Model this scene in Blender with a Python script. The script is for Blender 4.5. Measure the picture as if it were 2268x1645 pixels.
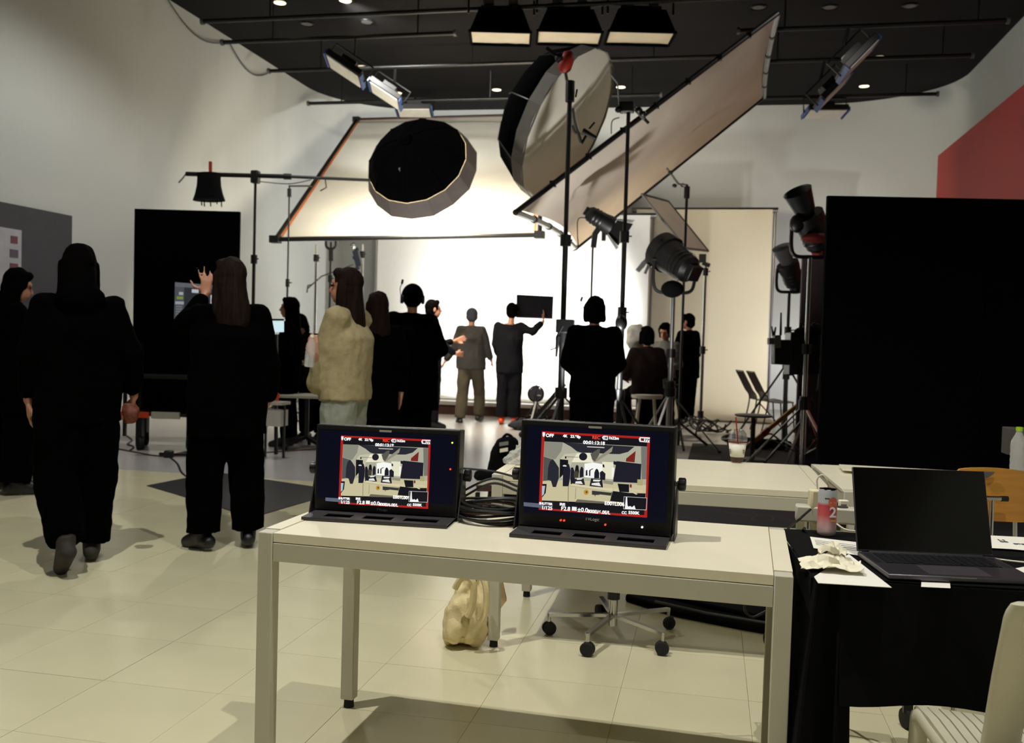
import bpy, bmesh, math, random
import numpy as np
from mathutils import Vector, Matrix, noise
random.seed(7)
for o in list(bpy.data.objects): bpy.data.objects.remove(o)
SC = bpy.context.scene
COL = SC.collection
# ------------------------------------------------------------------ camera
W, HH, F, CH = 2268, 1645, 2100.0, 1.28
yaw, pit, rol = math.atan(441/F), math.atan(74.5/F), math.atan(.028)
_up = np.array([0, 0, 1.]); _f0 = np.array([-math.sin(yaw), math.cos(yaw), 0]); _r0 = np.array([math.cos(yaw), math.sin(yaw), 0])
CF = math.cos(pit)*_f0-math.sin(pit)*_up; _u = math.sin(pit)*_f0+math.cos(pit)*_up
CR = math.cos(rol)*_r0+math.sin(rol)*_u; CU = math.cos(rol)*_u-math.sin(rol)*_r0
CC = np.array([0, 0, CH])
cam = bpy.data.cameras.new('camera'); camo = bpy.data.objects.new('camera', cam); COL.objects.link(camo)
cam.sensor_width = 36; cam.sensor_fit = 'HORIZONTAL'; cam.lens = 36*F/W; cam.clip_start = .05; cam.clip_end = 100
camo.matrix_world = Matrix([[CR[i], CU[i], -CF[i], CC[i]] for i in range(3)]+[[0, 0, 0, 1]])
cam.dof.use_dof = True; cam.dof.focus_distance = 2.75; cam.dof.aperture_fstop = 5.6
SC.camera = camo
SC.view_settings.view_transform = 'Standard'; SC.view_settings.look = 'None'
SC.view_settings.exposure = 0.0; SC.view_settings.gamma = 1.0; SC.view_settings.use_curve_mapping = False
wd = bpy.data.worlds.new('studio_air'); SC.world = wd; wd.use_nodes = True
wd.node_tree.nodes['Background'].inputs[0].default_value = (.9, .93, 1, 1); wd.node_tree.nodes['Background'].inputs[1].default_value = .012
def ray(x, y): return CF+CR*((x-W/2)/F)-CU*((y-HH/2)/F)
def G(x, y, z=0.0):                      # point at height z seen at a pixel
    d = ray(x, y); return CC+d*((z-CH)/d[2])
def AZ(x, y, Z): return CC+ray(x, y)*Z   # point at depth Z
def AY(x, y, Y): d = ray(x, y); return CC+d*(Y/d[1])
def AX(x, y, X): d = ray(x, y); return CC+d*(X/d[0])
def V(*a): return np.array(a, float)
def nrm(a): a = np.asarray(a, float); return a/(np.linalg.norm(a)+1e-12)
def rotz(a): c, s = math.cos(a), math.sin(a); return np.array([[c, -s, 0], [s, c, 0], [0, 0, 1.]])
def rotx(a): c, s = math.cos(a), math.sin(a); return np.array([[1, 0, 0], [0, c, -s], [0, s, c]])
def frame(d, up=(0, 0, 1)):
    d = nrm(d); up = nrm(up)
    if abs(d@up) > .98: up = V(0, 1, 0) if abs(d[1]) < .9 else V(1, 0, 0)
    x = nrm(np.cross(d, up)); return x, np.cross(x, d), d
# ------------------------------------------------------------------ room lights: inferred downlights, plus fill lamps added to brighten the room
def lamp(name, kind, loc, energy, color, size=.1, aim=None, spot=None, blend=.3, sy=None):
    l = bpy.data.lights.new(name, kind); l.energy = energy; l.color = color
    if kind == 'AREA':
        l.size = size
        if sy: l.shape = 'RECTANGLE'; l.size_y = sy
        else: l.shape = 'DISK'
    else: l.shadow_soft_size = size
    if kind == 'SPOT': l.spot_size = math.radians(spot or 120); l.spot_blend = blend
    o = bpy.data.objects.new(name, l); COL.objects.link(o); o.location = Vector(loc)
    if aim is not None: o.rotation_euler = (Vector(aim)-Vector(loc)).to_track_quat('-Z', 'Y').to_euler()
    return o
WARM = (1, .985, .93)
LAMPS = [((-2.14, 2.29), 715, .03, 120), ((.74, 2.04), 420, .03, 120), ((-2.6, -2.6), 110, .12, 140), ((1.6, -1.6), 90, .12, 140), ((-.6, -4.0), 60, .12, 150), ((-4.4, 9.3), 330, .1, 150), ((1.8, 11.5), 70, .1, 150)]  # first two follow the desk shadows; the rest are added fill
for i, ((x, y), e, s, a) in enumerate(LAMPS):
    lamp('downlight_and_fill_lamp', 'SPOT', (x, y, 5.93), e, WARM, s, (x, y, 0), a, .4)
lamp('downlight_and_fill_lamp', 'SPOT', (-5.26, 12.85, 5.92), 520, WARM, .12, (-4.8, 16.9, 4.8), 80, .8)  # at a lit downlight, added and aimed to brighten the bounce frame
# set lamps: added hidden washes and uplights, and the lit softbox (fixtures further down)
ADDED_WASH = [(AZ(1432, 790, 15.4), (-3.4, 17.5, 1.9), 1250, .4, 92, .6), (AZ(915, 800, 15.3), (-3.3, 17.5, 1.9), 750, .4, 105, .6), (V(2.3, 15.6, 1.2), (1.45, 19.2, 1.1), 520, .4, 110, .7),
        (AZ(905, 905, 10.6), AZ(960, 400, 15.0), 330, .3, 105, .7), (AZ(1311, 905, 8.75), AZ(1420, 250, 11.0), 480, .3, 105, .7),
        (AZ(925, 850, 14.7), AZ(900, 330, 17.0), 260, .3, 95, .8)]
for p, aim, e, sz, sa, bl in ADDED_WASH: lamp('added_wash_lamp', 'SPOT', p, e, (1, .985, .95), sz*.4, aim, sa, bl)
lamp('softbox_lamp', 'AREA', AZ(942, 381, 12.52), 300, (1, .9, .72), 1.2, AZ(942, 381, 12.52)+CF*.85+CR*.22-CU*.45)
# ------------------------------------------------------------------ materials
def lin(c): return tuple(((v/255)/12.92 if v/255 <= .04045 else ((v/255+.055)/1.055)**2.4) for v in c)
MAT = {}
def mat(name, rgb, rough=.5, metal=0.0, var=.08, scale=8., bump=0., bscale=60., spec=.5, emit=None, estr=0., trans=0., coat=0., stretch=None):
    if name in MAT: return MAT[name]
    m = bpy.data.materials.new(name); m.use_nodes = True; nt = m.node_tree; N = nt.nodes; L = nt.links
    b = N['Principled BSDF']; c = lin(rgb)
    b.inputs['Roughness'].default_value = rough; b.inputs['Metallic'].default_value = metal
    b.inputs['Specular IOR Level'].default_value = spec
    tc = N.new('ShaderNodeTexCoord'); mp = N.new('ShaderNodeMapping'); L.new(tc.outputs['Object'], mp.inputs[0])
    if stretch: mp.inputs['Scale'].default_value = stretch
    nz = N.new('ShaderNodeTexNoise'); nz.inputs['Scale'].default_value = scale; nz.inputs['Detail'].default_value = 4
    L.new(mp.outputs[0], nz.inputs['Vector'])
    r = N.new('ShaderNodeValToRGB'); r.color_ramp.elements[0].position = .3; r.color_ramp.elements[1].position = .7
    r.color_ramp.elements[0].color = (*[max(0, v*(1-var)) for v in c], 1); r.color_ramp.elements[1].color = (*[min(1, v*(1+var)) for v in c], 1)
    L.new(nz.outputs['Fac'], r.inputs[0]); L.new(r.outputs[0], b.inputs['Base Color'])
    if bump:
        n2 = N.new('ShaderNodeTexNoise'); n2.inputs['Scale'].default_value = bscale; n2.inputs['Detail'].default_value = 3
        L.new(mp.outputs[0], n2.inputs['Vector'])
        bp = N.new('ShaderNodeBump'); bp.inputs['Strength'].default_value = bump; bp.inputs['Distance'].default_value = .01
        L.new(n2.outputs['Fac'], bp.inputs['Height']); L.new(bp.outputs[0], b.inputs['Normal'])
    if emit: b.inputs['Emission Color'].default_value = (*lin(emit), 1); b.inputs['Emission Strength'].default_value = estr
    if trans: b.inputs['Transmission Weight'].default_value = trans
    if coat: b.inputs['Coat Weight'].default_value = coat
    MAT[name] = m; return m
def matcol(name, strength=1.0):          # screen: emits the flat colours of its picture
    if name in MAT: return MAT[name]
    m = bpy.data.materials.new(name); m.use_nodes = True; nt = m.node_tree; b = nt.nodes['Principled BSDF']
    a = nt.nodes.new('ShaderNodeVertexColor'); a.layer_name = 'Col'
    b.inputs['Base Color'].default_value = (.004, .004, .006, 1); b.inputs['Roughness'].default_value = .25
    nt.links.new(a.outputs[0], b.inputs['Emission Color']); b.inputs['Emission Strength'].default_value = strength
    MAT[name] = m; return m
def cloth(name, rgb, tr=.5):             # thin fabric that lets light through
    m = mat(name, rgb, .95, var=.03, scale=2, spec=.05); nt = m.node_tree; N = nt.nodes; b = N['Principled BSDF']; out = N['Material Output']
    t = N.new('ShaderNodeBsdfTranslucent'); x = N.new('ShaderNodeMixShader'); x.inputs[0].default_value = tr
    src = b.inputs['Base Color'].links[0].from_socket; nt.links.new(src, t.inputs[0])
    nt.links.new(b.outputs[0], x.inputs[1]); nt.links.new(t.outputs[0], x.inputs[2]); nt.links.new(x.outputs[0], out.inputs[0]); return m
def glass(name, rgb, rough=.05, alpha=.3, trans=1.0):
    m = mat(name, rgb, rough, var=.02, trans=trans); m.node_tree.nodes['Principled BSDF'].inputs['IOR'].default_value = 1.2
    m.node_tree.nodes['Principled BSDF'].inputs['Alpha'].default_value = alpha; return m
M_wall = mat('wall_paint', (203, 207, 204), .75, var=.025, scale=.6, bump=.03, bscale=30, spec=.2)
M_floor = mat('vinyl_tile', (212, 205, 170), .22, var=.04, scale=2.5, bump=.012, bscale=5, spec=.45)
M_stage = mat('stage_floor', (172, 168, 166), .28, var=.06, scale=1.2, spec=.45)
M_joint = mat('tile_joint', (176, 170, 138), .7)
M_ceil = mat('black_ceiling', (18, 16, 18), .85, var=.15, scale=1.5, spec=.2)
M_darkpanel = mat('slate_panel', (62, 60, 70), .7, var=.06)
M_red = mat('red_panel', (176, 56, 54), .6, var=.04, scale=1)
M_white = mat('white_laminate', (236, 227, 200), .35, var=.015)
M_whitemetal = mat('white_metal', (196, 191, 172), .4, var=.02)
M_black = mat('black_metal', (12, 12, 14), .45, var=.2)
M_blackp = mat('black_plastic', (9, 9, 11), .4, var=.2)
M_bcloth = mat('black_cloth', (4, 4, 5), .95, var=.3, bump=.2, bscale=400, spec=.15)
M_flat = mat('black_flat_paint', (3, 3, 4), .95, var=.2, spec=.05)
M_chrome = mat('chrome', (190, 190, 190), .15, 1.0, var=.02)
M_steel = mat('brushed_steel', (150, 150, 150), .35, 1.0, var=.05)
M_grey = mat('grey_plastic', (90, 90, 92), .5)
M_rubber = mat('rubber', (16, 16, 17), .8)
M_silk = cloth('white_silk', (232, 230, 222), .5)
M_gridc = cloth('grey_grid_cloth', (228, 219, 206), .5)
M_diff = cloth('unlit_diffuser', (226, 220, 206), .25)
M_diffw = mat('pale_diffuser', (235, 228, 208), .9, var=.06, scale=3, spec=.1)
M_silver = mat('silver_lining', (120, 116, 110), .6, .3, var=.1)
M_orange = mat('orange_webbing', (190, 110, 55), .8)
M_orangep = mat('orange_plastic', (225, 70, 20), .5)
M_redp = mat('red_plastic', (140, 24, 12), .5)
M_blue = mat('blue_metal', (40, 70, 130), .4)
M_backdrop = mat('white_backdrop', (238, 238, 234), .9, var=.01, spec=.1)
M_beige = mat('beige_paper', (214, 206, 182), .9, var=.015, scale=1, spec=.1)
M_paper = mat('paper', (238, 234, 220), .8, var=.02)
M_ink = mat('ink', (40, 40, 48), .8)
M_tissue = mat('tissue', (240, 232, 205), .95, var=.04, scale=20, bump=.2, bscale=80)
M_canvas = mat('canvas', (224, 206, 156), .9, var=.07, scale=14, bump=.25, bscale=200)
M_wood = mat('ply_wood', (196, 138, 52), .45, var=.12, scale=3, stretch=(1, 1, 14))
M_brown = mat('brown_box', (60, 30, 26), .7)
M_skin = mat('skin', (176, 122, 96), .55, var=.06, scale=20)
M_hairb = mat('black_hair', (3, 2, 2), .9, spec=.03, var=.4, scale=60, stretch=(1, 1, .1), bump=.4, bscale=120)
M_hairbr = mat('brown_hair', (24, 14, 11), .8, spec=.08, var=.4, scale=60, stretch=(1, 1, .1), bump=.4, bscale=120)
M_hairbl = mat('fair_hair', (26, 17, 12), .8, spec=.08, var=.4, scale=60, stretch=(1, 1, .1), bump=.4, bscale=120)
M_cblack = mat('black_clothes', (2, 2, 2), .98, var=.3, bump=.2, bscale=200, spec=.02)
M_cdark = mat('charcoal_clothes', (20, 20, 24), .95, var=.2, bump=.2, bscale=200, spec=.1)
M_cbrown = mat('dark_brown_clothes', (30, 20, 17), .95, var=.2, bump=.2, bscale=200, spec=.1)
M_cgrey = mat('grey_clothes', (52, 52, 58), .95, var=.1, bump=.2, bscale=200, spec=.1)
M_cream = mat('cream_knit', (160, 147, 112), .95, var=.08, scale=40, bump=.5, bscale=220, spec=.1)
M_jeans = mat('grey_denim', (140, 143, 132), .9, var=.1, scale=30, bump=.2, bscale=300)
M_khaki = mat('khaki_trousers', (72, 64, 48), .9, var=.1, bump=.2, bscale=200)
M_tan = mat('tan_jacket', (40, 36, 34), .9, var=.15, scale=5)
M_bsole = mat('shoe_rubber', (44, 38, 32), .8)
M_greenc = mat('green_cap', (150, 190, 20), .4)
M_alu = mat('space_grey_aluminium', (92, 88, 94), .35, .8, var=.03)
M_key = mat('key_cap', (14, 13, 16), .5)
M_scrblack = mat('dark_glass', (4, 3, 4), .06, var=.3, spec=.6)
M_cable = mat('black_cable', (14, 13, 13), .5)
M_cablebr = mat('brown_cable', (66, 36, 28), .6)
M_cablew = mat('white_cable', (222, 216, 196), .5)
M_adapter = mat('white_charger', (226, 214, 174), .35, var=.02)
M_clear = glass('clear_plastic', (225, 228, 228), .08, .28)
M_film = glass('plastic_film', (225, 225, 220), .2, .5, .4)
M_coffee = mat('iced_coffee', (70, 34, 22), .3)
M_lampon = mat('lit_lamp', (255, 240, 205), .5, emit=(255, 236, 196), estr=3.0)
M_lampoff = mat('unlit_lamp', (86, 84, 84), .5)
M_softlit = mat('lit_diffuser', (255, 240, 205), .8, emit=(255, 224, 165), estr=6.0)
M_ledred = mat('red_led', (255, 60, 20), .4, emit=(255, 70, 25), estr=1.6)
M_ledyel = mat('yellow_led', (230, 240, 60), .4, emit=(225, 235, 70), estr=1.6)
M_ledwh = mat('white_led', (255, 255, 255), .4, emit=(255, 255, 255), estr=1.6)
M_txt = mat('screen_white', (255, 255, 255), .4, emit=(250, 250, 250), estr=1.0)
M_txtred = mat('screen_red', (220, 50, 30), .4, emit=(225, 55, 30), estr=1.0)
M_print = mat('grey_print', (120, 118, 116), .6)
# ------------------------------------------------------------------ mesh builder
ROOT = {}
def tag(o, label=None, cat=None, group=None, kind=None):
    if label: o['label'] = label
    if cat: o['category'] = cat
    if group: o['group'] = group
    if kind: o['kind'] = kind
    return o
GROUPS = dict(light_stand='stands holding lamps and frames', lamp_stand='stands holding lamps and frames', crank_stand='stands holding lamps and frames', desk='white metal-legged desks', monitor='monitors on the foreground desk', document='loose papers on the laptop desk', studio_lamp='black studio lamps on stands', added_wash_light='added unseen wash lamps around the set')
def thing(name, label, cat, loc=(0, 0, 0), rz=0., group=None, local=False):
    o = bpy.data.objects.new(name, None); COL.objects.link(o); o.empty_display_size = .1
    o.location = Vector([float(v) for v in loc]); o.rotation_euler = (0, 0, rz)
    ROOT[o.name] = V(0, 0, 0) if local else np.array([float(v) for v in loc])
    return tag(o, label, cat, group or GROUPS.get(name))
class MB:
    def __init__(s): s.v = []; s.f = []; s.c = []
    def add(s, vs, fs, col=None):
        n = len(s.v); s.v += [tuple(map(float, p)) for p in vs]; s.f += [tuple(i+n for i in f) for f in fs]
        s.c += [col]*len(fs); return s
    def box(s, c, sz, R=None):
        R = np.eye(3) if R is None else R; c = np.asarray(c, float); h = np.asarray(sz, float)/2
        vs = [c+R@(h*V(a, b, d)) for a in (-1, 1) for b in (-1, 1) for d in (-1, 1)]
        return s.add(vs, [(0, 1, 3, 2), (4, 6, 7, 5), (0, 4, 5, 1), (2, 3, 7, 6), (0, 2, 6, 4), (1, 5, 7, 3)])
    def bar(s, p, q, w, h=None, up=(0, 0, 1)):
        p = np.asarray(p, float); q = np.asarray(q, float); h = h or w; x, y, d = frame(q-p, up)
        vs = [b+x*(a*w/2)+y*(c*h/2) for b in (p, q) for a, c in ((-1, -1), (1, -1), (1, 1), (-1, 1))]
        return s.add(vs, [(3, 2, 1, 0), (4, 5, 6, 7)]+[(i, (i+1) % 4, 4+(i+1) % 4, 4+i) for i in range(4)])
    def loft(s, rings, caps=True, n=14):     # rings: (centre, ux, uy)
        vs = []; fs = []
        for c, ux, uy in rings:
            for k in range(n):
                a = 2*math.pi*k/n; vs.append(np.asarray(c)+np.asarray(ux)*math.cos(a)+np.asarray(uy)*math.sin(a))
        m = len(rings)
        for i in range(m-1):
            for k in range(n): fs.append((i*n+k, i*n+(k+1) % n, (i+1)*n+(k+1) % n, (i+1)*n+k))
        if caps: fs.append(tuple(range(n))[::-1]); fs.append(tuple((m-1)*n+k for k in range(n)))
        return s.add(vs, fs)
    def cyl(s, p, q, r, r1=None, n=14, caps=True):
        p = np.asarray(p, float); q = np.asarray(q, float); r1 = r if r1 is None else r1; x, y, d = frame(q-p)
        return s.loft([(p, x*r, y*r), (q, x*r1, y*r1)], caps, n)
    def cap(s, p, q, r, r1=None, n=10):       # tapered capsule
        p = np.asarray(p, float); q = np.asarray(q, float); r1 = r if r1 is None else r1
        d = q-p; L = np.linalg.norm(d)
        if L < 1e-6: d = V(0, 0, 1)
        x, y, d = frame(d); R = []
        for a in (-80, -50, -20): a = math.radians(a); R.append((p+d*(r*math.sin(a)), x*r*math.cos(a), y*r*math.cos(a)))
        for a in (20, 50, 80): a = math.radians(a); R.append((q+d*(r1*math.sin(a)), x*r1*math.cos(a), y*r1*math.cos(a)))
        return s.loft(R, True, n)
    def ell(s, c, rad, R=None, n=14, m=9):
        R = np.eye(3) if R is None else R; c = np.asarray(c, float); rg = []
        for i in range(m):
            a = math.pi*(i+.25)/(m-.5)-math.pi/2
            rg.append((c+R@V(0, 0, rad[2]*math.sin(a)), R@V(rad[0]*math.cos(a), 0, 0), R@V(0, rad[1]*math.cos(a), 0)))
        return s.loft(rg, True, n)
    def tube(s, pts, r, n=8, closed=False):
        P = [np.asarray(p, float) for p in pts]; rg = []; x = None
        for i, p in enumerate(P):
            d = nrm(P[min(i+1, len(P)-1)]-P[max(i-1, 0)])
            if x is None: x, y, _ = frame(d)
            else:
                x = nrm(x-d*(x@d)); y = np.cross(x, d)
            rr = r[i] if isinstance(r, (list, tuple)) else r
            rg.append((p, x*rr, y*rr))
        return s.loft(rg, True, n)
    def lathe(s, prof, o=(0, 0, 0), axis=(0, 0, 1), n=24, caps=True):
        x, y, d = frame(axis, (0, 1, .01)); o = np.asarray(o, float)
        return s.loft([(o+d*h, x*r, y*r) for r, h in prof], caps, n)
    def prism(s, poly, t):
        poly = [np.asarray(p, float) for p in poly]; t = np.asarray(t, float); n = len(poly)
        return s.add(poly+[p+t for p in poly], [tuple(range(n))[::-1], tuple(range(n, 2*n))]+[(i, (i+1) % n, n+(i+1) % n, n+i) for i in range(n)])
    def sheet(s, P, t=None):                   # grid of points [i][j], optional thickness vector
        a, b = len(P), len(P[0]); vs = [p for r in P for p in r]
        fs = [(i*b+j, (i+1)*b+j, (i+1)*b+j+1, i*b+j+1) for i in range(a-1) for j in range(b-1)]
        if t is None: return s.add(vs, fs)
        n = a*b; t = np.asarray(t, float); vs = [np.asarray(p, float) for p in vs]
        bd = [(i, 0) for i in range(a)]+[(a-1, j) for j in range(1, b)]+[(i, b-1) for i in range(a-2, -1, -1)]+[(0, j) for j in range(b-2, 0, -1)]
        ids = [i*b+j for i, j in bd]
        return s.add(vs+[v+t for v in vs], [f[::-1] for f in fs]+[tuple(k+n for k in f) for f in fs]+[(ids[k], ids[(k+1) % len(ids)], n+ids[(k+1) % len(ids)], n+ids[k]) for k in range(len(ids))])
    def mesh(s, name, off=None, m=None, smooth=40):
        me = bpy.data.meshes.new(name); vs = s.v
        if off is not None: vs = [(a-off[0], b-off[1], c-off[2]) for a, b, c in vs]
        me.from_pydata(vs, [], s.f); me.validate(); 
        bm = bmesh.new(); bm.from_mesh(me); bmesh.ops.recalc_face_normals(bm, faces=bm.faces); bm.to_mesh(me); bm.free()
        if m: me.materials.append(m)
        if smooth: me.shade_smooth(); me.set_sharp_from_angle(angle=math.radians(smooth))
        return me
    def build(s, name, m, parent=None, label=None, cat=None, group=None, kind=None, smooth=40, bevel=0, solid=0):
        if parent is None:
            vs = np.array(s.v); off = V((vs[:, 0].min()+vs[:, 0].max())/2, (vs[:, 1].min()+vs[:, 1].max())/2, vs[:, 2].min())
        else: off = ROOT.get(parent.name, V(0, 0, 0))
        me = s.mesh(name, off, m, smooth); o = bpy.data.objects.new(name, me); COL.objects.link(o)
        if parent is None: o.location = Vector(off)
        else: o.parent = parent
        ROOT[o.name] = off
        if bevel:
            b = o.modifiers.new('bevel', 'BEVEL'); b.width = bevel; b.segments = 2; b.limit_method = 'ANGLE'
        if solid:
            b = o.modifiers.new('solid', 'SOLIDIFY'); b.thickness = solid
        return tag(o, label, cat, group, kind)
def remesh(mb, name, voxel, m, parent, iters=3, wob=0., wsc=9., wst=(1, 1, 1), label=None):
    me = bpy.data.meshes.new('tmp'); me.from_pydata(mb.v, [], mb.f)
    bm = bmesh.new(); bm.from_mesh(me); bmesh.ops.recalc_face_normals(bm, faces=bm.faces); bm.to_mesh(me); bm.free()
    t = bpy.data.objects.new('tmp', me); COL.objects.link(t)
    r = t.modifiers.new('r', 'REMESH'); r.mode = 'VOXEL'; r.voxel_size = voxel
    if iters: q = t.modifiers.new('s', 'SMOOTH'); q.iterations = iters; q.factor = .5
    dg = bpy.context.evaluated_depsgraph_get(); out = bpy.data.meshes.new_from_object(t.evaluated_get(dg))
    bpy.data.objects.remove(t); bpy.data.meshes.remove(me)
    out.name = name; off = ROOT.get(parent.name, V(0, 0, 0)) if parent else V(0, 0, 0)
    n = len(out.vertices); co = np.empty(n*3); out.vertices.foreach_get('co', co); co = co.reshape(-1, 3)
    if wob:
        no = np.empty(n*3); out.vertices.foreach_get('normal', no); no = no.reshape(-1, 3)
        for i in range(n):
            p = co[i]; co[i] = p+no[i]*wob*noise.fractal(Vector((p[0]*wsc*wst[0], p[1]*wsc*wst[1], p[2]*wsc*wst[2])), .9, 2.1, 3)
    out.vertices.foreach_set('co', (co-off).ravel()); out.update()
    out.materials.clear(); out.materials.append(m); out.shade_smooth()
    o = bpy.data.objects.new(name, out); COL.objects.link(o)
    if parent: o.parent = parent; ROOT[o.name] = off
    if label: o['label'] = label
    return o
def txt(body, size, m, parent, pos, ux, uy, name='lettering', align='LEFT', bold=0.):
    cu = bpy.data.curves.new('t', 'FONT'); cu.body = body; cu.size = size; cu.align_x = align; cu.extrude = .0002; cu.offset = bold
    t = bpy.data.objects.new('t', cu); COL.objects.link(t)
    me = bpy.data.meshes.new_from_object(t.evaluated_get(bpy.context.evaluated_depsgraph_get()))
    bpy.data.objects.remove(t); bpy.data.curves.remove(cu)
    ux = nrm(ux); uy = nrm(uy); uz = np.cross(ux, uy); off = ROOT.get(parent.name, V(0, 0, 0)); pos = np.asarray(pos, float)-off
    me.transform(Matrix([[ux[i], uy[i], uz[i], pos[i]] for i in range(3)]+[[0, 0, 0, 1]]))
    me.materials.clear(); me.materials.append(m); me.name = name
    o = bpy.data.objects.new(name, me); COL.objects.link(o); o.parent = parent; ROOT[o.name] = off; return o
def struct(name, mb, m, parent=None, **k): return mb.build(name, m, parent, kind=None if parent else 'structure', **k)
# ================================================================== the room
XL, XR, YB, YF, ZC = -7.81, 4.13, 19.4, -5.0, 6.0
def wallpath(pts, z0, z1, th=.15):
    P = [V(*p) for p in pts]; out = []
    for i, p in enumerate(P):
        d = P[min(i+1, len(P)-1)]-P[max(i-1, 0)]; d = d/np.linalg.norm(d); out.append(p+V(-d[1], d[0])*th)
    mb = MB(); n = len(P)
    I = [[V(*p, z) for p in P] for z in (z0, z1)]; O = [[V(*p, z) for p in out] for z in (z0, z1)]
    mb.sheet(I); mb.sheet(O); mb.sheet([I[1], O[1]]); mb.sheet([I[0], O[0]])
    mb.sheet([[I[0][0], I[1][0]], [O[0][0], O[1][0]]]); mb.sheet([[I[0][-1], I[1][-1]], [O[0][-1], O[1][-1]]])
    return mb
struct('wall_left', wallpath([(XL, YF), (XL, 17.2)], 0, ZC), M_wall, label='tall pale studio wall running back along the left side')
bk = [(XL, 17.2)]+[(XL+2.2-2.2*math.cos(a), 17.2+2.1*math.sin(a)) for a in np.linspace(.1, math.pi/2, 14)]
bk += [(XR-2.3+2.3*math.sin(a), 17.5+2.0*math.cos(a)) for a in np.linspace(0, math.pi/2-.08, 14)]+[(XR, 17.5)]
struct('wall_back', wallpath(bk, 0, ZC), M_wall, label='curved pale cyclorama wall at the far end behind the set')
struct('wall_right', wallpath([(XR, 17.5), (XR, YF)], 0, ZC), M_wall, label='tall pale studio wall running back along the right side')
struct('wall_front', wallpath([(XR, YF), (XL, YF)], 0, ZC), M_ceil, label='plain black wall behind the photographer')
struct('ceiling', MB().box(((XL+XR)/2, 7.3, ZC+.08), (XR-XL+.4, 25.2, .16)), M_ceil, label='black ceiling above the studio')
TS, TX0, TY0, NX, NY = .457, .172-14*.457, 3.02-4*.457, 19, 14
tx1, ty1 = TX0+NX*TS, TY0+NY*TS
fl = struct('floor', MB().box(((TX0+tx1)/2, (TY0+ty1)/2, -.064), (tx1-TX0, ty1-TY0, .12)), M_joint, label='cream vinyl tile floor under the desks')
tm = MB().box((0, 0, -.002), (TS-.0015, TS-.0015, .004)).mesh('tile', None, M_floor, 0)
for i in range(NX):
    for j in range(NY):
        o = bpy.data.objects.new('tile', tm); COL.objects.link(o); o.parent = fl
        o.location = Vector((TX0+(i+.5)*TS, TY0+(j+.5)*TS, random.uniform(-.0004, .0002)))-fl.location
for nm, a, b, c, d, m in (('floor_margin', XL, TX0, YF, ty1, M_floor), ('floor_margin', tx1, XR, YF, ty1, M_floor), ('floor_margin', TX0, tx1, YF, TY0, M_floor), ('floor_stage', XL, XR, ty1, YB+.2, M_stage)):
    struct(nm, MB().box(((a+b)/2, (c+d)/2, -.06), (b-a, d-c, .12)), m, label='grey painted stage floor beyond the vinyl tiles' if 'stage' in nm else 'plain cream vinyl at the edge of the tiles')
# slate panel on the left wall, red partition on the right
pz = AX(160, 478, XL+.06)
struct('trim_1', MB().box((XL+.03, (pz[1]+1.5)/2, pz[2]/2), (.06, pz[1]-1.5, pz[2])), M_darkpanel, label='dark slate panel covering the lower left wall')
struct('trim_2', MB().box((3.97, 14.1, 4.73/2), (.3, 8.2, 4.73)), M_red, label='dark red partition standing against the right wall')
# notice sheet on the slate panel
b = MB(); q0 = AX(-60, 492, XL+.07); q1 = AX(48, 510, XL+.07); q2 = AX(48, 648, XL+.07)
th = thing('notice_sheet', 'pale notice sheet with rows of small pictures on the slate panel', 'poster', (XL+.07, q1[1], q2[2]))
MB().box((XL+.066, (q0[1]+q1[1])/2, (q1[2]+q2[2])/2), (.008, q1[1]-q0[1], q1[2]-q2[2])).build('sheet', mat('notice_paper', (176, 176, 184), .8), th)
for k in range(5):
    for c in range(3):
        MB().box((XL+.073, q1[1]-.12-.3*c, q1[2]-.12-.155*k), (.006, .1+.05*random.random(), .06+.04*random.random())).build('printed_picture', mat('notice_print%d' % (k % 2), (96, 84, 98) if k % 2 else (120, 70, 80), .8), th)
# cable looping along the wall top
pts = []
for a, c in (((360, -20), (507, 92)), ((507, 92), (604, 156))):
    A = AX(*a, XL+.05); B = AX(*c, XL+.05)
    for t in np.linspace(0, 1, 12): pts.append(A*(1-t)+B*t+V(0, 0, -.28*math.sin(math.pi*t)))
MB().tube(pts, .012, 6).build('wall_cable', M_grey, label='thin grey cable sagging in loops along the top of the left wall', cat='cable')
# ------------------------------------------------------------------ ceiling grid: pipes, downlights, lamps
def pipe(y, x0, x1, z, label, hang):
    t = thing('lighting_pipe', label, 'pipe', ((x0+x1)/2, y, z), group='ceiling lighting pipes')
    MB().cyl((x0, y, z), (x1, y, z), .03, n=10).build('pipe', M_black, t)
    for x in hang: MB().cyl((x, y, z+.02), (x, y, ZC), .012, n=6).build('hanger', M_black, t)
    for x in (x0, x1): MB().cyl((x-.02, y, z), (x+.02, y, z), .045, n=10).build('end_cap', M_grey, t)
PZ = 5.5
pipe(12.0, -7.0, 3.9, PZ, 'long black ceiling pipe nearest the camera, carrying the three softboxes', (-6, -3, 0, 3))
pipe(12.9, -7.2, -3.65, PZ, 'short black ceiling pipe at the left, second from the camera', (-6.4, -4.2))
pipe(13.27, .2, 3.55, PZ, 'short black ceiling pipe at the right, second from the camera', (.8, 3.2))
pipe(14.4, -7.2, .0, PZ, 'black ceiling pipe at the left, third from the camera', (-6.3, -3.8, -1))
pipe(14.75, .3, 3.5, PZ, 'black ceiling pipe at the right, third from the camera', (.8, 3.1))
pipe(16.5, -7.45, -1.0, PZ, 'black ceiling pipe at the left, farthest from the camera', (-6.8, -4, -1.5))
pipe(16.9, -.5, 3.5, PZ, 'black ceiling pipe at the right, farthest from the camera', (.2, 3.0))
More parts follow.
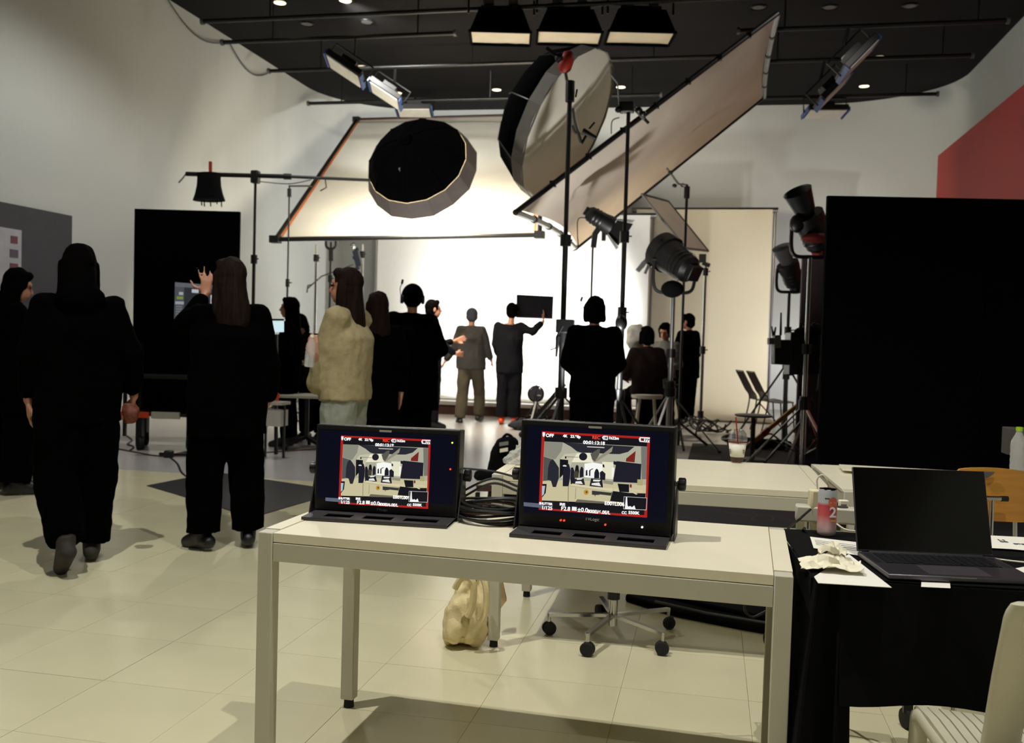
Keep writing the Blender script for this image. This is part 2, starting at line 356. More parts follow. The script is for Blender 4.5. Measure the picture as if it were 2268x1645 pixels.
def downlight(x, y, on, label, r=.085):
    t = thing('downlight', label, 'ceiling light', (x, y, ZC), group='recessed ceiling downlights')
    MB().lathe([(r+.03, -.012), (r+.03, .0), (r, .0), (r, -.012)], (x, y, ZC-.001), n=18, caps=False).build('trim_ring', M_black, t)
    MB().cyl((x, y, ZC-.012), (x, y, ZC-.002), r, n=18).build('lamp_face', M_lampon if on else M_lampoff, t)
for px, py, on, lb in ((620, 5, 1, 'round lit downlight at the top left of the ceiling'), (765, 0, 1, 'lit downlight at the top edge, second from left'), (803, 147, 1, 'lit downlight beside the left panel light'),
        (880, 205, 1, 'lit downlight above the middle left panel light'), (1100, 198, 1, 'lit downlight left of the grey octagonal softbox'), (1354, 131, 1, 'lit downlight touching the top right of the grey octagonal softbox'), (1375, 192, 1, 'lit downlight just right of the grey octagonal softbox'),
        (1947, 126, 1, 'lit downlight right of the near right panel light'), (1914, 190, 1, 'lit downlight right of the middle right panel light'), (2015, 12, 0, 'unlit downlight at the top right of the ceiling'),
        (1680, 15, 0, 'unlit downlight above the tip of the long grey frame'), (1838, 15, 0, 'unlit downlight between the two upper right ones'), (680, 52, 0, 'unlit downlight near the first left pipe'), (812, 47, 0, 'unlit downlight over the near left panel light')):
    p = G(px, py, ZC); downlight(p[0], p[1], on, lb)
for i, ((x, y), e, s, a) in enumerate(LAMPS[:5]):  # unseen fixtures; the last three belong to added fill lamps
    downlight(x, y, 1, 'unseen ceiling downlight over the photographer, the last three added for fill, number %s from the set' % ('one', 'two', 'three', 'four', 'five')[i], .1)
# three black skirted softboxes
def ceil_softbox(pa, pb, Z, label):
    a = AZ(*pa, Z); b_ = AZ(*pb, Z); x = nrm(b_-a); x[2] = 0; x = nrm(x); w = np.linalg.norm(b_-a); c = (a+b_)/2
    fw = nrm(np.cross(V(0, 0, 1), x)); 
    if fw@V(0, 1, 0) < 0: fw = -fw
    t = thing('ceiling_softbox', label, 'softbox', (c[0], c[1], c[2]), group='black softboxes hanging in a row')
    T = math.radians(0); n = -fw*math.sin(T)-V(0, 0, 1)*math.cos(T); v = fw*math.cos(T)-V(0, 0, 1)*math.sin(T)   # v runs away and down
    d = .56; F0 = [c-x*w/2, c+x*w/2, c+x*w/2+v*d, c-x*w/2+v*d]; mid = sum(F0)/4
    back = [mid+(p-mid)*.72-n*.30 for p in F0]
    s = MB(); s.add(F0+back, [(0, 1, 5, 4), (1, 2, 6, 5), (2, 3, 7, 6), (3, 0, 4, 7), (4, 5, 6, 7)]); s.build('skirt', M_flat, t, smooth=0, solid=.006)
    e = MB()
    for i in range(4): e.bar(F0[i]+n*.005, F0[(i+1) % 4]+n*.005, .03)
    e.build('rim', M_flat, t, smooth=0)
    P = [[F0[0]*(1-i/8)*(1-j/6)+F0[1]*(i/8)*(1-j/6)+F0[2]*(i/8)*(j/6)+F0[3]*(1-i/8)*(j/6)-n*(.012+.02*math.sin(math.pi*i/8)*math.sin(math.pi*j/6)+.006*random.random()) for j in range(7)] for i in range(9)]
    MB().sheet(P).build('diffuser', M_diffw, t)
    top = sum(back)/4
    MB().bar(top-x*.26, top+x*.26, .2, .16).build('lamp_housing', M_black, t, bevel=.01)
    for sgn in (-1, 1):
        MB().tube([top+x*sgn*.42-n*-.0, top+x*sgn*.42+V(0, 0, .18), V(*(top+x*sgn*.42)[:2], PZ+.06)], .014, 6).build('yoke_arm', M_black, t)
        MB().box(top+x*sgn*.16+V(0, 0, .12)-fw*.08, (.12, .1, .05)).build('clamp', M_steel, t)
    MB().cyl(top, V(top[0], top[1], PZ), .02, n=8).build('spigot', M_black, t)
ceil_softbox((1040, 70), (1176, 67), 11.9, 'left one of three black softboxes hanging at the top of the picture')
ceil_softbox((1191, 68), (1335, 68), 11.9, 'middle one of three black softboxes hanging at the top of the picture')
ceil_softbox((1349, 68), (1497, 69), 11.9, 'right one of three black softboxes hanging at the top of the picture')
# panel lights on the pipes
def panel_light(c, nvec, xvec, w, h, pz, label):
    c = np.asarray(c); n = nrm(nvec); x = nrm(xvec); y = np.cross(n, x)
    t = thing('panel_light', label, 'studio light', c, group='flat panel lights hung from the ceiling pipes')
    R = np.array([x, y, n]).T
    MB().box(c-n*.05, (w, h, .09), R).build('housing', M_black, t, bevel=.008)
    MB().box(c+n*.004, (w-.06, h-.06, .012), R).build('diffuser', mat('panel_face', (206, 206, 200), .9), t)
    for s in (-1, 1):
        MB().box(c-n*.02+x*s*(w/2+.012), (.02, h*.96, .07), R).build('end_plate', M_blue, t)
    MB().box(c-n*.14, (w*.4, h*.5, .09), R).build('ballast', M_black, t)
    MB().box(c-n*.19-y*.1, (w*.3, .05, .03), R).build('handle', M_steel, t)
    q = c-n*.16
    MB().tube([c+x*(w/2+.03)-n*.03, c+x*(w/2+.03)-n*.28, c-x*(w/2+.03)-n*.28, c-x*(w/2+.03)-n*.03], .014, 6).build('yoke', M_black, t)
    MB().cyl(c-n*.28, V((c-n*.28)[0]+.05, min((12.9, 14.4, 16.5) if c[0] < 0 else (13.27, 14.75, 16.9), key=lambda v: abs(v-c[1])), pz), .022, n=8).build('drop_pole', M_black, t)
Wd = 1.0
LN = -CR*.55-CU*.83-CF*.1; LX = CR*.83-CU*.55; RN = CR*.71-CU*.70-CF*.12; RX = CR*.70+CU*.71
panel_light(AY(762, 158, 12.95), LN, LX, .58, .5, PZ, 'left row panel light, nearest, tilted with its pale face to the left wall')
panel_light(AY(852, 212, 14.45), LN, LX, .56, .5, PZ, 'left row panel light, second, tilted below the lit downlight')
panel_light(AY(918, 250, 16.5), -CU-CF*.12, CR, .62, .42, PZ, 'left row panel light, farthest, level above the white bounce frame')
panel_light(AY(1904, 134, 13.3), RN, RX, .58, .5, PZ, 'right row panel light, nearest, standing steeply tilted')
panel_light(AY(1848, 204, 14.8), RN, RX, .56, .5, PZ, 'right row panel light, second, standing steeply tilted')
panel_light(AY(1828, 253, 16.8), -CU-CF*.12, CR, .66, .42, PZ, 'right row panel light, farthest, level above the beige backdrop')
# ================================================================== the set
def sweep(x0, x1, yb, ztop, yfront, zlow, rad, label, name, m, wob=0):
    prof = [(yb, ztop), (yb, zlow+rad)]+[(yb-rad*(1-math.cos(a)), zlow+rad*(1-math.sin(a))) for a in np.linspace(.15, math.pi/2, 9)]+[(yfront, zlow)]
    P = [[V(x, y, z) for x in np.linspace(x0, x1, 9)] for y, z in prof]
    t = thing(name, label, 'backdrop', ((x0+x1)/2, yb, zlow))
    MB().sheet(P, (0, .012, .006)).build('paper', m, t)
    MB().cyl((x0-.1, yb+.06, ztop), (x1+.1, yb+.06, ztop), .05, n=12).build('roll_core', M_steel, t)
    for x in (x0-.05, x1+.05): MB().cyl((x, yb+.08, 0), (x, yb+.08, ztop), .025, n=8).build('support_pole', M_steel, t)
sweep(-6.4, -1.18, 17.5, 3.58, 15.3, .232, .35, 'blazing white backdrop sheet glowing behind the crew', 'white_backdrop', M_backdrop)
sweep(-1.5, 1.02, 18.35, 3.80, 15.9, .02, 1.1, 'plain beige paper backdrop right of the white one', 'beige_backdrop', M_beige)
t = thing('stage_riser', 'low stage riser with dark front under the white backdrop', 'platform', (-3.5, 15.5, 0))
MB().box((-3.5, 16.2, .19), (5.4, 2.6, .06)).build('deck', M_stage, t)
MB().box((-3.5, 14.96, .08), (5.4, .06, .16)).build('front_board', M_brown, t)
for x in (-6.1, -3.5, -.9): MB().box((x, 16.2, .08), (.06, 2.4, .16)).build('joist', M_black, t)
# ================================================================== grip and lighting gear
def bez(pts, n=12):
    P = [np.asarray(p, float) for p in pts]; out = []
    for i in range(len(P)-1):
        p0, p1, p2, p3 = P[max(i-1, 0)], P[i], P[i+1], P[min(i+2, len(P)-1)]
        for k in range(n):
            t = k/n; out.append(.5*((2*p1)+(-p0+p2)*t+(2*p0-5*p1+4*p2-p3)*t*t+(-p0+3*p1-3*p2+p3)*t**3))
    return out+[P[-1]]
def ground(px, Z, py=900):
    p = AZ(px, py, Z); return V(p[0], p[1], 0)
def stand(px, py, Z, label, m=None, r=.018, legs=True, spread=.5, collars=(.45, .7), name='light_stand', legz=.75, cat='stand', a0=.4, base=None):
    p = AZ(px, py, Z); b = V(p[0], p[1], 0) if base is None else base; h = p[2]; m = m or M_black
    t = thing(name, label, cat, b)
    cs = [0]+[c*h for c in collars]+[h]
    for i in range(len(cs)-1):
        MB().cyl(V(b[0], b[1], cs[i]+(.06 if i == 0 else 0)), V(b[0], b[1], cs[i+1]+.03), r*(1-.17*i), n=10).build('tube_section', m, t)
        if i: 
            MB().cyl(V(b[0], b[1], cs[i]-.06), V(b[0], b[1], cs[i]+.05), r*1.6, n=10).build('collar', M_blackp, t)
            MB().cyl(V(b[0], b[1], cs[i]), V(b[0]+.07, b[1]-.02, cs[i]), .008, n=6).build('locking_knob', M_blackp, t)
    if legs:
        for k in range(3):
            a = a0+2.094*k; q = b+V(math.cos(a), math.sin(a), 0)*spread+V(0, 0, .015)
            MB().bar(V(b[0], b[1], legz), q, .024, .014).build('leg', m, t)
            MB().bar(V(b[0], b[1], .16), b+V(math.cos(a), math.sin(a), 0)*spread*.5+V(0, 0, legz*.5), .016, .01).build('brace', m, t)
            MB().box(q+V(0, 0, -.002), (.04, .04, .024)).build('rubber_foot', M_rubber, t)
        MB().cyl(V(b[0], b[1], legz-.04), V(b[0], b[1], legz+.06), r*1.8, n=10).build('leg_collar', M_blackp, t)
    return t, V(b[0], b[1], h)
# --- white bounce frame, 12 x 20 feet
S = 13.1
wf = [AZ(610, 530, S), AZ(1195, 520, S*.979), AZ(1202, 254, S*1.399), AZ(790, 265, S*1.42)]
t = thing('bounce_frame', 'big white bounce fabric in a black frame tilted over the set', 'frame', (wf[0]+wf[1])/2)
nn = nrm(np.cross(wf[1]-wf[0], wf[3]-wf[0]))
ins = lambda a, b_: (wf[0]*(1-a)+wf[1]*a)*(1-b_)+(wf[3]*(1-a)+wf[2]*a)*b_
MB().sheet([[ins(.025+.95*i/10, .012+.976*j/10)+nn*.03*math.sin(math.pi*i/10)*math.sin(math.pi*j/10) for j in range(11)] for i in range(11)], nn*.004).build('fabric', M_silk, t)
for i in range(4):
    MB().cyl(wf[i], wf[(i+1) % 4], .032, n=10).build('frame_tube', M_black, t)
    a, b_ = wf[i], wf[(i+1) % 4]; mid = sum(wf)/4; off = nrm(mid-(a+b_)/2)*.06
    MB().bar(a+off+(b_-a)*.02, b_+off-(b_-a)*.02, .035, .01, nn).build('orange_edge', M_orange, t)
    MB().box(wf[i], (.13, .13, .1)).build('corner_bracket', M_black, t)
for a in (.33, .93):
    MB().tube([ins(a, .005)-nn*.02, ins(a+.04, .2)-nn*.02], .007, 6).build('rope', M_grey, t)
# --- black round softbox on a boom, lit towards the bounce frame
bc = AZ(912, 333, 12.0); ax = nrm(CF*.85+CR*.22-CU*.42)
fx, fy, _ = frame(ax)
t = thing('round_softbox', 'round black softbox seen from behind, glowing onto the white bounce', 'softbox', bc-V(0, 0, .7))
N = 16; RIM = .74
def ring(c, r, zig=0): return [c+(fx*math.cos(2*math.pi*k/N)+fy*math.sin(2*math.pi*k/N))*(r*(1+zig*(k % 2))) for k in range(N)]
rr = [ring(bc-ax*.22, .1), ring(bc-ax*.14, .30), ring(bc+ax*.02, .52), ring(bc+ax*.2, .665)]
s = MB(); s.add([p for q in rr for p in q], [(i*N+k, i*N+(k+1) % N, (i+1)*N+(k+1) % N, (i+1)*N+k) for i in range(3) for k in range(N)]+[tuple(range(N))]); s.build('shell', M_flat, t, smooth=20, solid=.004)
r1 = ring(bc+ax*.2, .67); r2 = ring(bc+ax*.44, RIM, .02)
s = MB(); s.add(r1+r2, [(k, (k+1) % N, N+(k+1) % N, N+k) for k in range(N)]); s.build('grey_skirt', mat('grey_fabric', (108, 100, 96), .9), t, smooth=0, solid=.004)
MB().lathe([(RIM*.96, 0), (RIM*.5, .02), (.02, .03)], bc+ax*.41, ax, n=32).build('lit_diffuser', M_softlit, t)
MB().cyl(bc-ax*.30, bc-ax*.18, .07, .09).build('lamp_head', M_flat, t)
MB().bar(bc-fx*.05+fy*-.34-ax*.1, bc+fx*.05+fy*-.55+ax*.10, .05, .004, ax).build('printed_stripe', M_print, t)
for k in range(0, N, 2): MB().tube([q[k]-ax*.004 for q in rr], .006, 5).build('rib', M_flat, t)
t, top = stand(566, 392, 11.95, 'tall black boom stand behind the woman with the raised hand', name='boom_stand', r=.026, collars=(.42, .68), spread=.7)
# boom arm
t = thing('boom_pole', 'long black boom pole across the boom stand holding the round softbox', 'boom', top)
e0 = AZ(412, 385, 11.95); e1 = AZ(640, 391, 11.95); e2 = AZ(820, 399, 12.12)
MB().cyl(e0, e1, .028, n=10).build('outer_tube', M_black, t); MB().cyl(e1, e2, .02, n=10).build('inner_tube', M_black, t)
MB().cyl(e1-(e1-e0)*.05, e1+(e2-e1)*.03, .038, n=10).build('tube_joint', M_blackp, t)
MB().box(top, (.1, .1, .16)).build('pivot', M_blackp, t, bevel=.015)
MB().tube([e0, e0+V(-.04, 0, -.05), e0+V(-.1, 0, -.11)], .01, 6).build('crank_handle', M_steel, t)
q = AZ(720, 394, 11.95); MB().tube([q, q+V(.02, 0, -.12), q+V(-.06, 0, -.16)], .008, 6).build('tie_handle', M_black, t)
MB().tube(bez([AZ(575, 402, 11.95), AZ(640, 407, 11.95), AZ(690, 398, 11.95)]), .006, 5).build('power_lead', M_cable, t)
# counterweight bag draped over the boom tail
t = thing('counterweight_bag', 'black sandbag hanging over the left end of the boom', 'sandbag', AZ(462, 450, 11.95))
s = MB(); rg = []
for y, w in ((384, 27), (396, 26), (412, 27), (430, 31), (444, 36)):
    c = AZ(463, y, 11.93); k = 11.93/F; rg.append((c, CR*w*k, -CF*.11*(1+.3*(y-384)/60)))
s.loft(rg, True, 14); s.build('bag', M_bcloth, t)
for px, l in ((446, 15), (452, 17), (466, 17), (480, 12), (490, 18)): MB().tube([AZ(px, 440, 11.9), AZ(px+1, 440+l, 11.9)], .008, 5).build('tassel', M_bcloth, t)
MB().cyl(AZ(466, 384, 11.85), AZ(466, 358, 11.85), .022, n=8).build('red_handle', M_redp, t)
# --- grey octagonal softbox, unlit, on the tall stand
t1, top1 = stand(1262, 215, 9.15, 'tallest black stand, left of the pair in front of the long grey frame', name='crank_stand', r=.034, collars=(.36, .62), spread=.75)
MB().box(AZ(1252, 722, 9.1), (.17, .12, .13)).build('winch_box', M_blackp, t1, bevel=.01)
MB().tube([AZ(1246, 722, 9.0), AZ(1233, 745, 9.0), AZ(1232, 770, 9.0), AZ(1219, 775, 9.0)], .011, 6).build('crank_handle', M_black, t1)
MB().cyl(AZ(1236, 745, 9.0), AZ(1232, 790, 9.0), .02, .01, n=8).build('crank_grip', M_black, t1)
cc = AZ(1258, 279, 10.15); rad = .855; ly = CR*.527+CU*.85; axn = nrm((CR*.85-CU*.527)*.94-CF*.34); lx = np.cross(ly, axn)
t = thing('octagonal_softbox', 'grey faced octagonal softbox with black shell beside the red lamp head', 'softbox', cc-V(0, 0, rad))
N = 16
def oring(c, r): return [c+(lx*math.cos(2*math.pi*(k+.5)/N)+ly*math.sin(2*math.pi*(k+.5)/N))*r for k in range(N)]
R4 = [oring(cc-axn*.64, .12), oring(cc-axn*.58, rad*.48), oring(cc-axn*.43, rad*.78), oring(cc-axn*.14, rad*.965)]
s = MB(); s.add([p for q in R4 for p in q], [(i*N+k, i*N+(k+1) % N, (i+1)*N+(k+1) % N, (i+1)*N+k) for i in range(3) for k in range(N)]+[tuple(range(N))]); s.build('shell', M_flat, t, smooth=20, solid=.004)
s = MB(); s.add(oring(cc-axn*.14, rad*.972)+oring(cc+axn*.02, rad), [(k, (k+1) % N, N+(k+1) % N, N+k) for k in range(N)]); s.build('silver_band', M_silver, t, smooth=0, solid=.004)
MB().lathe([(rad*.985, 0), (rad*.6, .05), (.02, .07)], cc, axn, n=48).build('diffuser', M_diff, t)
MB().lathe([(.09, 0), (.1, .1), (.1, .2)], cc-axn*.72, axn, n=20).build('lamp_head', M_flat, t)
for k in range(0, N, 2): MB().tube([q[k]-axn*.004 for q in R4], .008, 5).build('rib', M_black, t)
m1 = cc-axn*.40+ly*rad*.70-lx*.0
for q, w in ((AZ(1194, 186, 9.55), 1), (AZ(1198, 194, 9.55), .7)):
    MB().bar(q-CR*.09*w, q+CR*.1*w-V(0, 0, .05), .004, .02).build('printed_mark', M_print, t)
# red lamp head and knuckle on the stand top
t = thing('red_lamp_head', 'small red fitting with black knuckle on top of the tallest stand', 'lamp', AZ(1255, 165, 9.15))
MB().lathe([(.035, -.10), (.066, -.06), (.07, .04), (.05, .09), (.02, .11)], AZ(1254, 138, 9.15), nrm(V(.3, 0, 1)), n=18).build('red_body', M_redp, t)
MB().bar(AZ(1210, 106, 9.15), AZ(1243, 132, 9.15), .035, .03).build('knuckle_arm', M_black, t)
MB().ell(AZ(1240, 128, 9.15), (.05, .05, .05)).build('knuckle', M_black, t)
MB().tube([AZ(1240, 152, 9.15), AZ(1252, 158, 9.15), AZ(1258, 192, 9.15), AZ(1261, 216, 9.15)], .016, 8).build('spigot', M_steel, t)
MB().cyl(AZ(1263, 180, 9.15), AZ(1262, 225, 9.15), .045, n=10).build('receiver', M_black, t)
MB().tube([AZ(1275, 215, 9.15), AZ(1278, 198, 9.15)], .009, 6).build('tee_handle', M_black, t)
# second stand, grip arms, clamps
t2, top2 = stand(1392, 250, 9.05, 'black crank stand, right of the pair in front of the long grey frame', name='crank_stand', r=.028, collars=(.45, .66), spread=.72, a0=.9)
t2['label'] = 'black crank stand right of the pair, its base behind the woman by the monitor'
MB().ell(AZ(1376, 715, 9.0), (.06, .06, .08)).build('winch_drum', M_blackp, t2)
MB().tube([AZ(1376, 705, 9.0), AZ(1366, 702, 9.0)], .012, 6).build('tee_handle', M_black, t2)
t = thing('knuckle_clamp', 'steel grip head with angled arm on the right crank stand', 'clamp', AZ(1390, 250, 9.05))
MB().box(AZ(1388, 238, 9.05), (.14, .1, .1)).build('head', M_black, t, bevel=.012)
MB().tube([AZ(1375, 234, 9.05), AZ(1396, 231, 9.05), AZ(1428, 264, 9.05)], .018, 8).build('arm', M_steel, t)
MB().cyl(AZ(1426, 262, 9.05), AZ(1437, 273, 9.05), .014, n=8).build('arm_end', M_black, t)
MB().tube([AZ(1352, 165, 9.3), AZ(1368, 185, 9.2), AZ(1371, 230, 9.1)], .008, 6).build('tie_rod', M_steel, t)
for q in ((1370, 243), (1415, 244), (1424, 252)): MB().ell(AZ(*q, 9.03), (.035, .035, .03)).build('wing_knob', M_blackp, t)
MB().tube(bez([AZ(1372, 260, 9), AZ(1356, 268, 9), AZ(1354, 296, 9)]), .006, 5).build('safety_wire', M_grey, t)
t = thing('swing_clamp', 'chrome arm with black clamp hanging beside the tallest stand', 'clamp', AZ(1300, 310, 9.1))
MB().tube([AZ(1269, 240, 9.1), AZ(1274, 270, 9.1), AZ(1287, 317, 9.1)], .016, 8).build('arm', M_steel, t)
MB().tube([AZ(1268, 278, 9.1), AZ(1271, 290, 9.1), AZ(1277, 296, 9.1)], .013, 8).build('short_arm', M_steel, t)
MB().cyl(AZ(1290, 290, 9.1), AZ(1320, 306, 9.1), .032, .02, n=10).build('clamp_jaw', M_black, t)
MB().tube([AZ(1305, 285, 9.1), AZ(1317, 271, 9.1)], .01, 6).build('tee_handle', M_black, t)
MB().tube([AZ(1288, 318, 9.1), AZ(1300, 297, 9.1)], .014, 6).build('link', M_black, t)
# --- long grey frame
S = 9.35
gf = [AZ(1142, 470, S), AZ(1722, 30, S*1.161), AZ(1692, 215, S*1.564), AZ(1275, 550, S*1.402)]
t = thing('grey_silk_frame', 'long grey diffusion frame slanting up to the right across the stands', 'frame', gf[0])
gn = nrm(np.cross(gf[1]-gf[0], gf[3]-gf[0]))
gi = lambda a, b_: (gf[0]*(1-a)+gf[1]*a)*(1-b_)+(gf[3]*(1-a)+gf[2]*a)*b_
P = []
for i in range(15):
    a = i/14; P.append([gi(.012+a*.976-(.022*math.sin(math.pi*j/10) if i == 14 else 0)+(.03*math.sin(math.pi*j/10) if i == 0 else 0), .012+.976*j/10) for j in range(11)])
MB().sheet(P, gn*.004).build('fabric', M_gridc, t)
for i, (a, b_) in enumerate(((gf[0], gf[1]), (gf[3], gf[2]))): MB().cyl(a, b_, .028, n=10).build('frame_tube', M_black, t)
for e0_, e1_, bow in ((gf[1], gf[2], -.10), (gf[0], gf[3], .12)):
    al = nrm(gf[1]-gf[0]); pts = [e0_*(1-k/10)+e1_*(k/10)+al*bow*math.sin(math.pi*k/10)*.6 for k in range(11)]
    MB().tube(pts, .034, 8).build('end_tube', M_steel, t)
    for k in (2, 4, 6, 8): MB().cyl(pts[k]-nrm(pts[k+1]-pts[k])*.03, pts[k]+nrm(pts[k+1]-pts[k])*.03, .042, n=10).build('tube_tie', M_blackp, t)
for k in range(1, 8): MB().box(gi(k/8, 0), (.06, .06, .06)).build('edge_tie', M_blackp, t)
# --- lamp on stand pointing up right at the frame foot
def tri_lamp(label, cpx, Z, d, L, r, yoke=True, stand_m=None, hood='fresnel', stand_lab='', foot=.75, sr=.02, sx=None, spread=.5, red=False, mat_hood=None, base_py=None):
    c = AZ(*cpx, Z); d = nrm(d)
    sp = AZ(sx or cpx[0], cpx[1]+ (base_py or 120), Z); b = V(sp[0], sp[1], 0)
    t = thing('studio_lamp', label, 'studio lamp', V(c[0], c[1], c[2]-r))
    MB().lathe([(r*.55, -L*.5), (r*.8, -L*.42), (r*.86, -L*.1), (r*1.0, L*.12), (r*1.0, L*.24)], c, d, n=22).build('housing', M_black, t)
    if hood == 'fresnel':
        MB().lathe([(r*1.12, L*.18), (r*1.14, L*.42), (r*1.02, L*.42), (r*.95, L*.3)], c, d, n=22).build('lens_ring', M_black, t)
        MB().lathe([(r*.96, L*.30), (.01, L*.36)], c, d, n=22).build('lens', M_scrblack, t)
        x, y, _ = frame(d)
        for k in range(4):
            a = math.pi/4+k*math.pi/2; u = x*math.cos(a)+y*math.sin(a); w = np.cross(u, d)
            MB().box(c+d*L*.3+u*r*1.15, (.03, .04, .06), np.array([w, u, d]).T).build('ear', M_black, t)
    elif hood == 'cone':
        MB().lathe([(r*.5, L*.2), (r*.62, L*.34), (r*.85, L*.72), (r*.88, L*.74), (r*.80, L*.72), (r*.5, L*.36)], c, d, n=24).build('reflector', mat_hood or M_black, t)
    elif hood == 'flap':
        x, y, _ = frame(d)
        for u, w in ((y, x), (-y, x), (x, y), (-x, y)):
            q = c+d*L*.25+u*r*.9; e = q+d*r*1.5+u*r*.7
            MB().prism([q-w*r*.7, q+w*r*.7, e+w*r*1.1, e-w*r*1.1], d*.006).build('barn_door', M_black, t)
    for k in range(3): MB().lathe([(r*.88, -.012), (r*.9, 0), (r*.88, .012)], c-d*L*(.3-.1*k), d, n=22, caps=False).build('cooling_fin', M_blackp, t)
    MB().box(c-d*L*.47, (r*.9, r*.9, r*.9), np.array(frame(d)).T).build('rear_box', M_redp if red else M_blackp, t, bevel=.01)
    top = V(c[0], c[1], c[2]-r*1.9)
    if yoke:
        rt = CR.copy(); rt[2] = 0; rt = nrm(rt)
        MB().tube(bez([c+rt*r*1.18, c+rt*r*1.18-V(0, 0, r*1.3), c+rt*r*.9-V(0, 0, r*1.85), top, c-rt*r*.9-V(0, 0, r*1.85), c-rt*r*1.18-V(0, 0, r*1.3), c-rt*r*1.18], 6), .02, 8).build('yoke', M_black, t)
        for s_ in (-1, 1): MB().cyl(c+rt*r*.8*s_, c+rt*r*1.3*s_, .03, n=10).build('pivot_knob', M_blackp, t)
    else: MB().cyl(c, top, .024, n=8).build('spigot', M_black, t)
    h = top[2]
    return t, top
def under_stand(top, label, m, spread=.5, r=.02, coll=(.4, .7), name='lamp_stand', a0=.3, legz=.7):
    b = V(top[0], top[1], 0); t = thing(name, label, 'stand', b); cs = [0]+[c*top[2] for c in coll]+[top[2]]
    for i in range(len(cs)-1):
        MB().cyl(V(b[0], b[1], max(cs[i], .05)), V(b[0], b[1], cs[i+1]), r*(1-.15*i), n=10).build('tube_section', m, t)
        if i:
            MB().cyl(V(b[0], b[1], cs[i]-.05), V(b[0], b[1], cs[i]+.05), r*1.55, n=10).build('collar', M_blackp, t)
            MB().cyl(V(b[0], b[1], cs[i]), V(b[0]+.08, b[1]-.02, cs[i]+.01), .009, n=6).build('locking_knob', M_blackp, t)
    for k in range(3):
        a = a0+2.094*k; q = b+V(math.cos(a), math.sin(a), 0)*spread+V(0, 0, .015)
        MB().bar(V(b[0], b[1], legz), q, .026, .016).build('leg', m, t); MB().box(q, (.04, .04, .026)).build('rubber_foot', M_rubber, t)
        MB().bar(V(b[0], b[1], .2), b+V(math.cos(a), math.sin(a), 0)*spread*.5+V(0, 0, legz*.5), .016, .01).build('brace', m, t)
    MB().cyl(V(b[0], b[1], legz-.05), V(b[0], b[1], legz+.05), r*1.9, n=10).build('leg_collar', M_blackp, t)
    return t
lt, tp = tri_lamp('black lamp with barn doors pointing up right below the long grey frame', (1338, 492), 10.2, CR*.85-V(0, 0, .5), .42, .105, False, hood='flap', red=False)
under_stand(V(*AZ(1313, 545, 10.2)), 'thin dark stand rising behind the head of the woman at the right', M_black, r=.017)
t = thing('lamp_bracket', 'black bracket joining the barn door lamp to its thin stand', 'bracket', AZ(1314, 548, 10.2)); MB().tube([AZ(1314, 548, 10.2), AZ(1318, 518, 10.2), AZ(1330, 500, 10.2)], .032, 8).build('arm', M_black, t)
MB().tube(bez([AZ(1300, 483, 10.15), AZ(1281, 485, 10.15), AZ(1279, 520, 10.15), AZ(1280, 548, 10.15), AZ(1268, 556, 10.15)]), .006, 5).build('lead', M_cable, t)
lt, tp = tri_lamp('large black fresnel lamp on a steel stand, right of centre', (1494, 575), 11.0, nrm(-CR*.45+V(0, 0, .45)+CF*.6), .62, .20, True, hood='fresnel', red=False)
MB().ell(AZ(1489, 640, 10.85), (.13, .12, .10)).build('ballast_bag', M_bcloth, lt)
under_stand(tp, 'steel lamp stand under the large fresnel lamp', M_steel, r=.036, spread=.6, coll=(.42, .62), a0=.2)
t = thing('c_stand', 'thin dark stand with grip head above the large fresnel lamp', 'stand', ground(1505, 11.6))
gp = ground(1505, 11.6); zt = AZ(1503, 412, 11.6)[2]
MB().cyl(gp+V(0, 0, .02), V(gp[0], gp[1], zt), .016, n=8).build('tube_section', M_black, t)
MB().cyl(V(gp[0], gp[1], zt-.16), V(gp[0], gp[1], zt-.02), .035, n=10).build('grip_head', M_black, t)
for k in range(3): MB().bar(gp+V(0, 0, .3), gp+V(math.cos(.7+2.094*k), math.sin(.7+2.094*k), 0)*.45+V(0, 0, .015), .025).build('leg', M_black, t)
MB().tube([V(gp[0], gp[1], zt), AZ(1503, 408, 11.6), AZ(1478, 373, 12.4)], .014, 8).build('arm', M_steel, t)
for q in ((1494, 411), (1512, 410), (1485, 382)): MB().ell(AZ(*q, 11.58), (.03, .03, .025)).build('wing_knob', M_blackp, t)
# white reflector board
rp = [AZ(1421, 430, 12.3), AZ(1480, 446, 12.9), AZ(1569, 556, 13.2), AZ(1520, 550, 12.5)]
t = thing('reflector_board', 'small white reflector board tilted beside the thin dark stand', 'reflector', rp[3])
rn = nrm(np.cross(rp[1]-rp[0], rp[3]-rp[0])); MB().prism(rp, rn*.012).build('board', M_diffw, t, smooth=0)
for i in range(4): MB().bar(rp[i], rp[(i+1) % 4], .022, .022, rn).build('edge_tape', M_silver if i else M_grey, t)
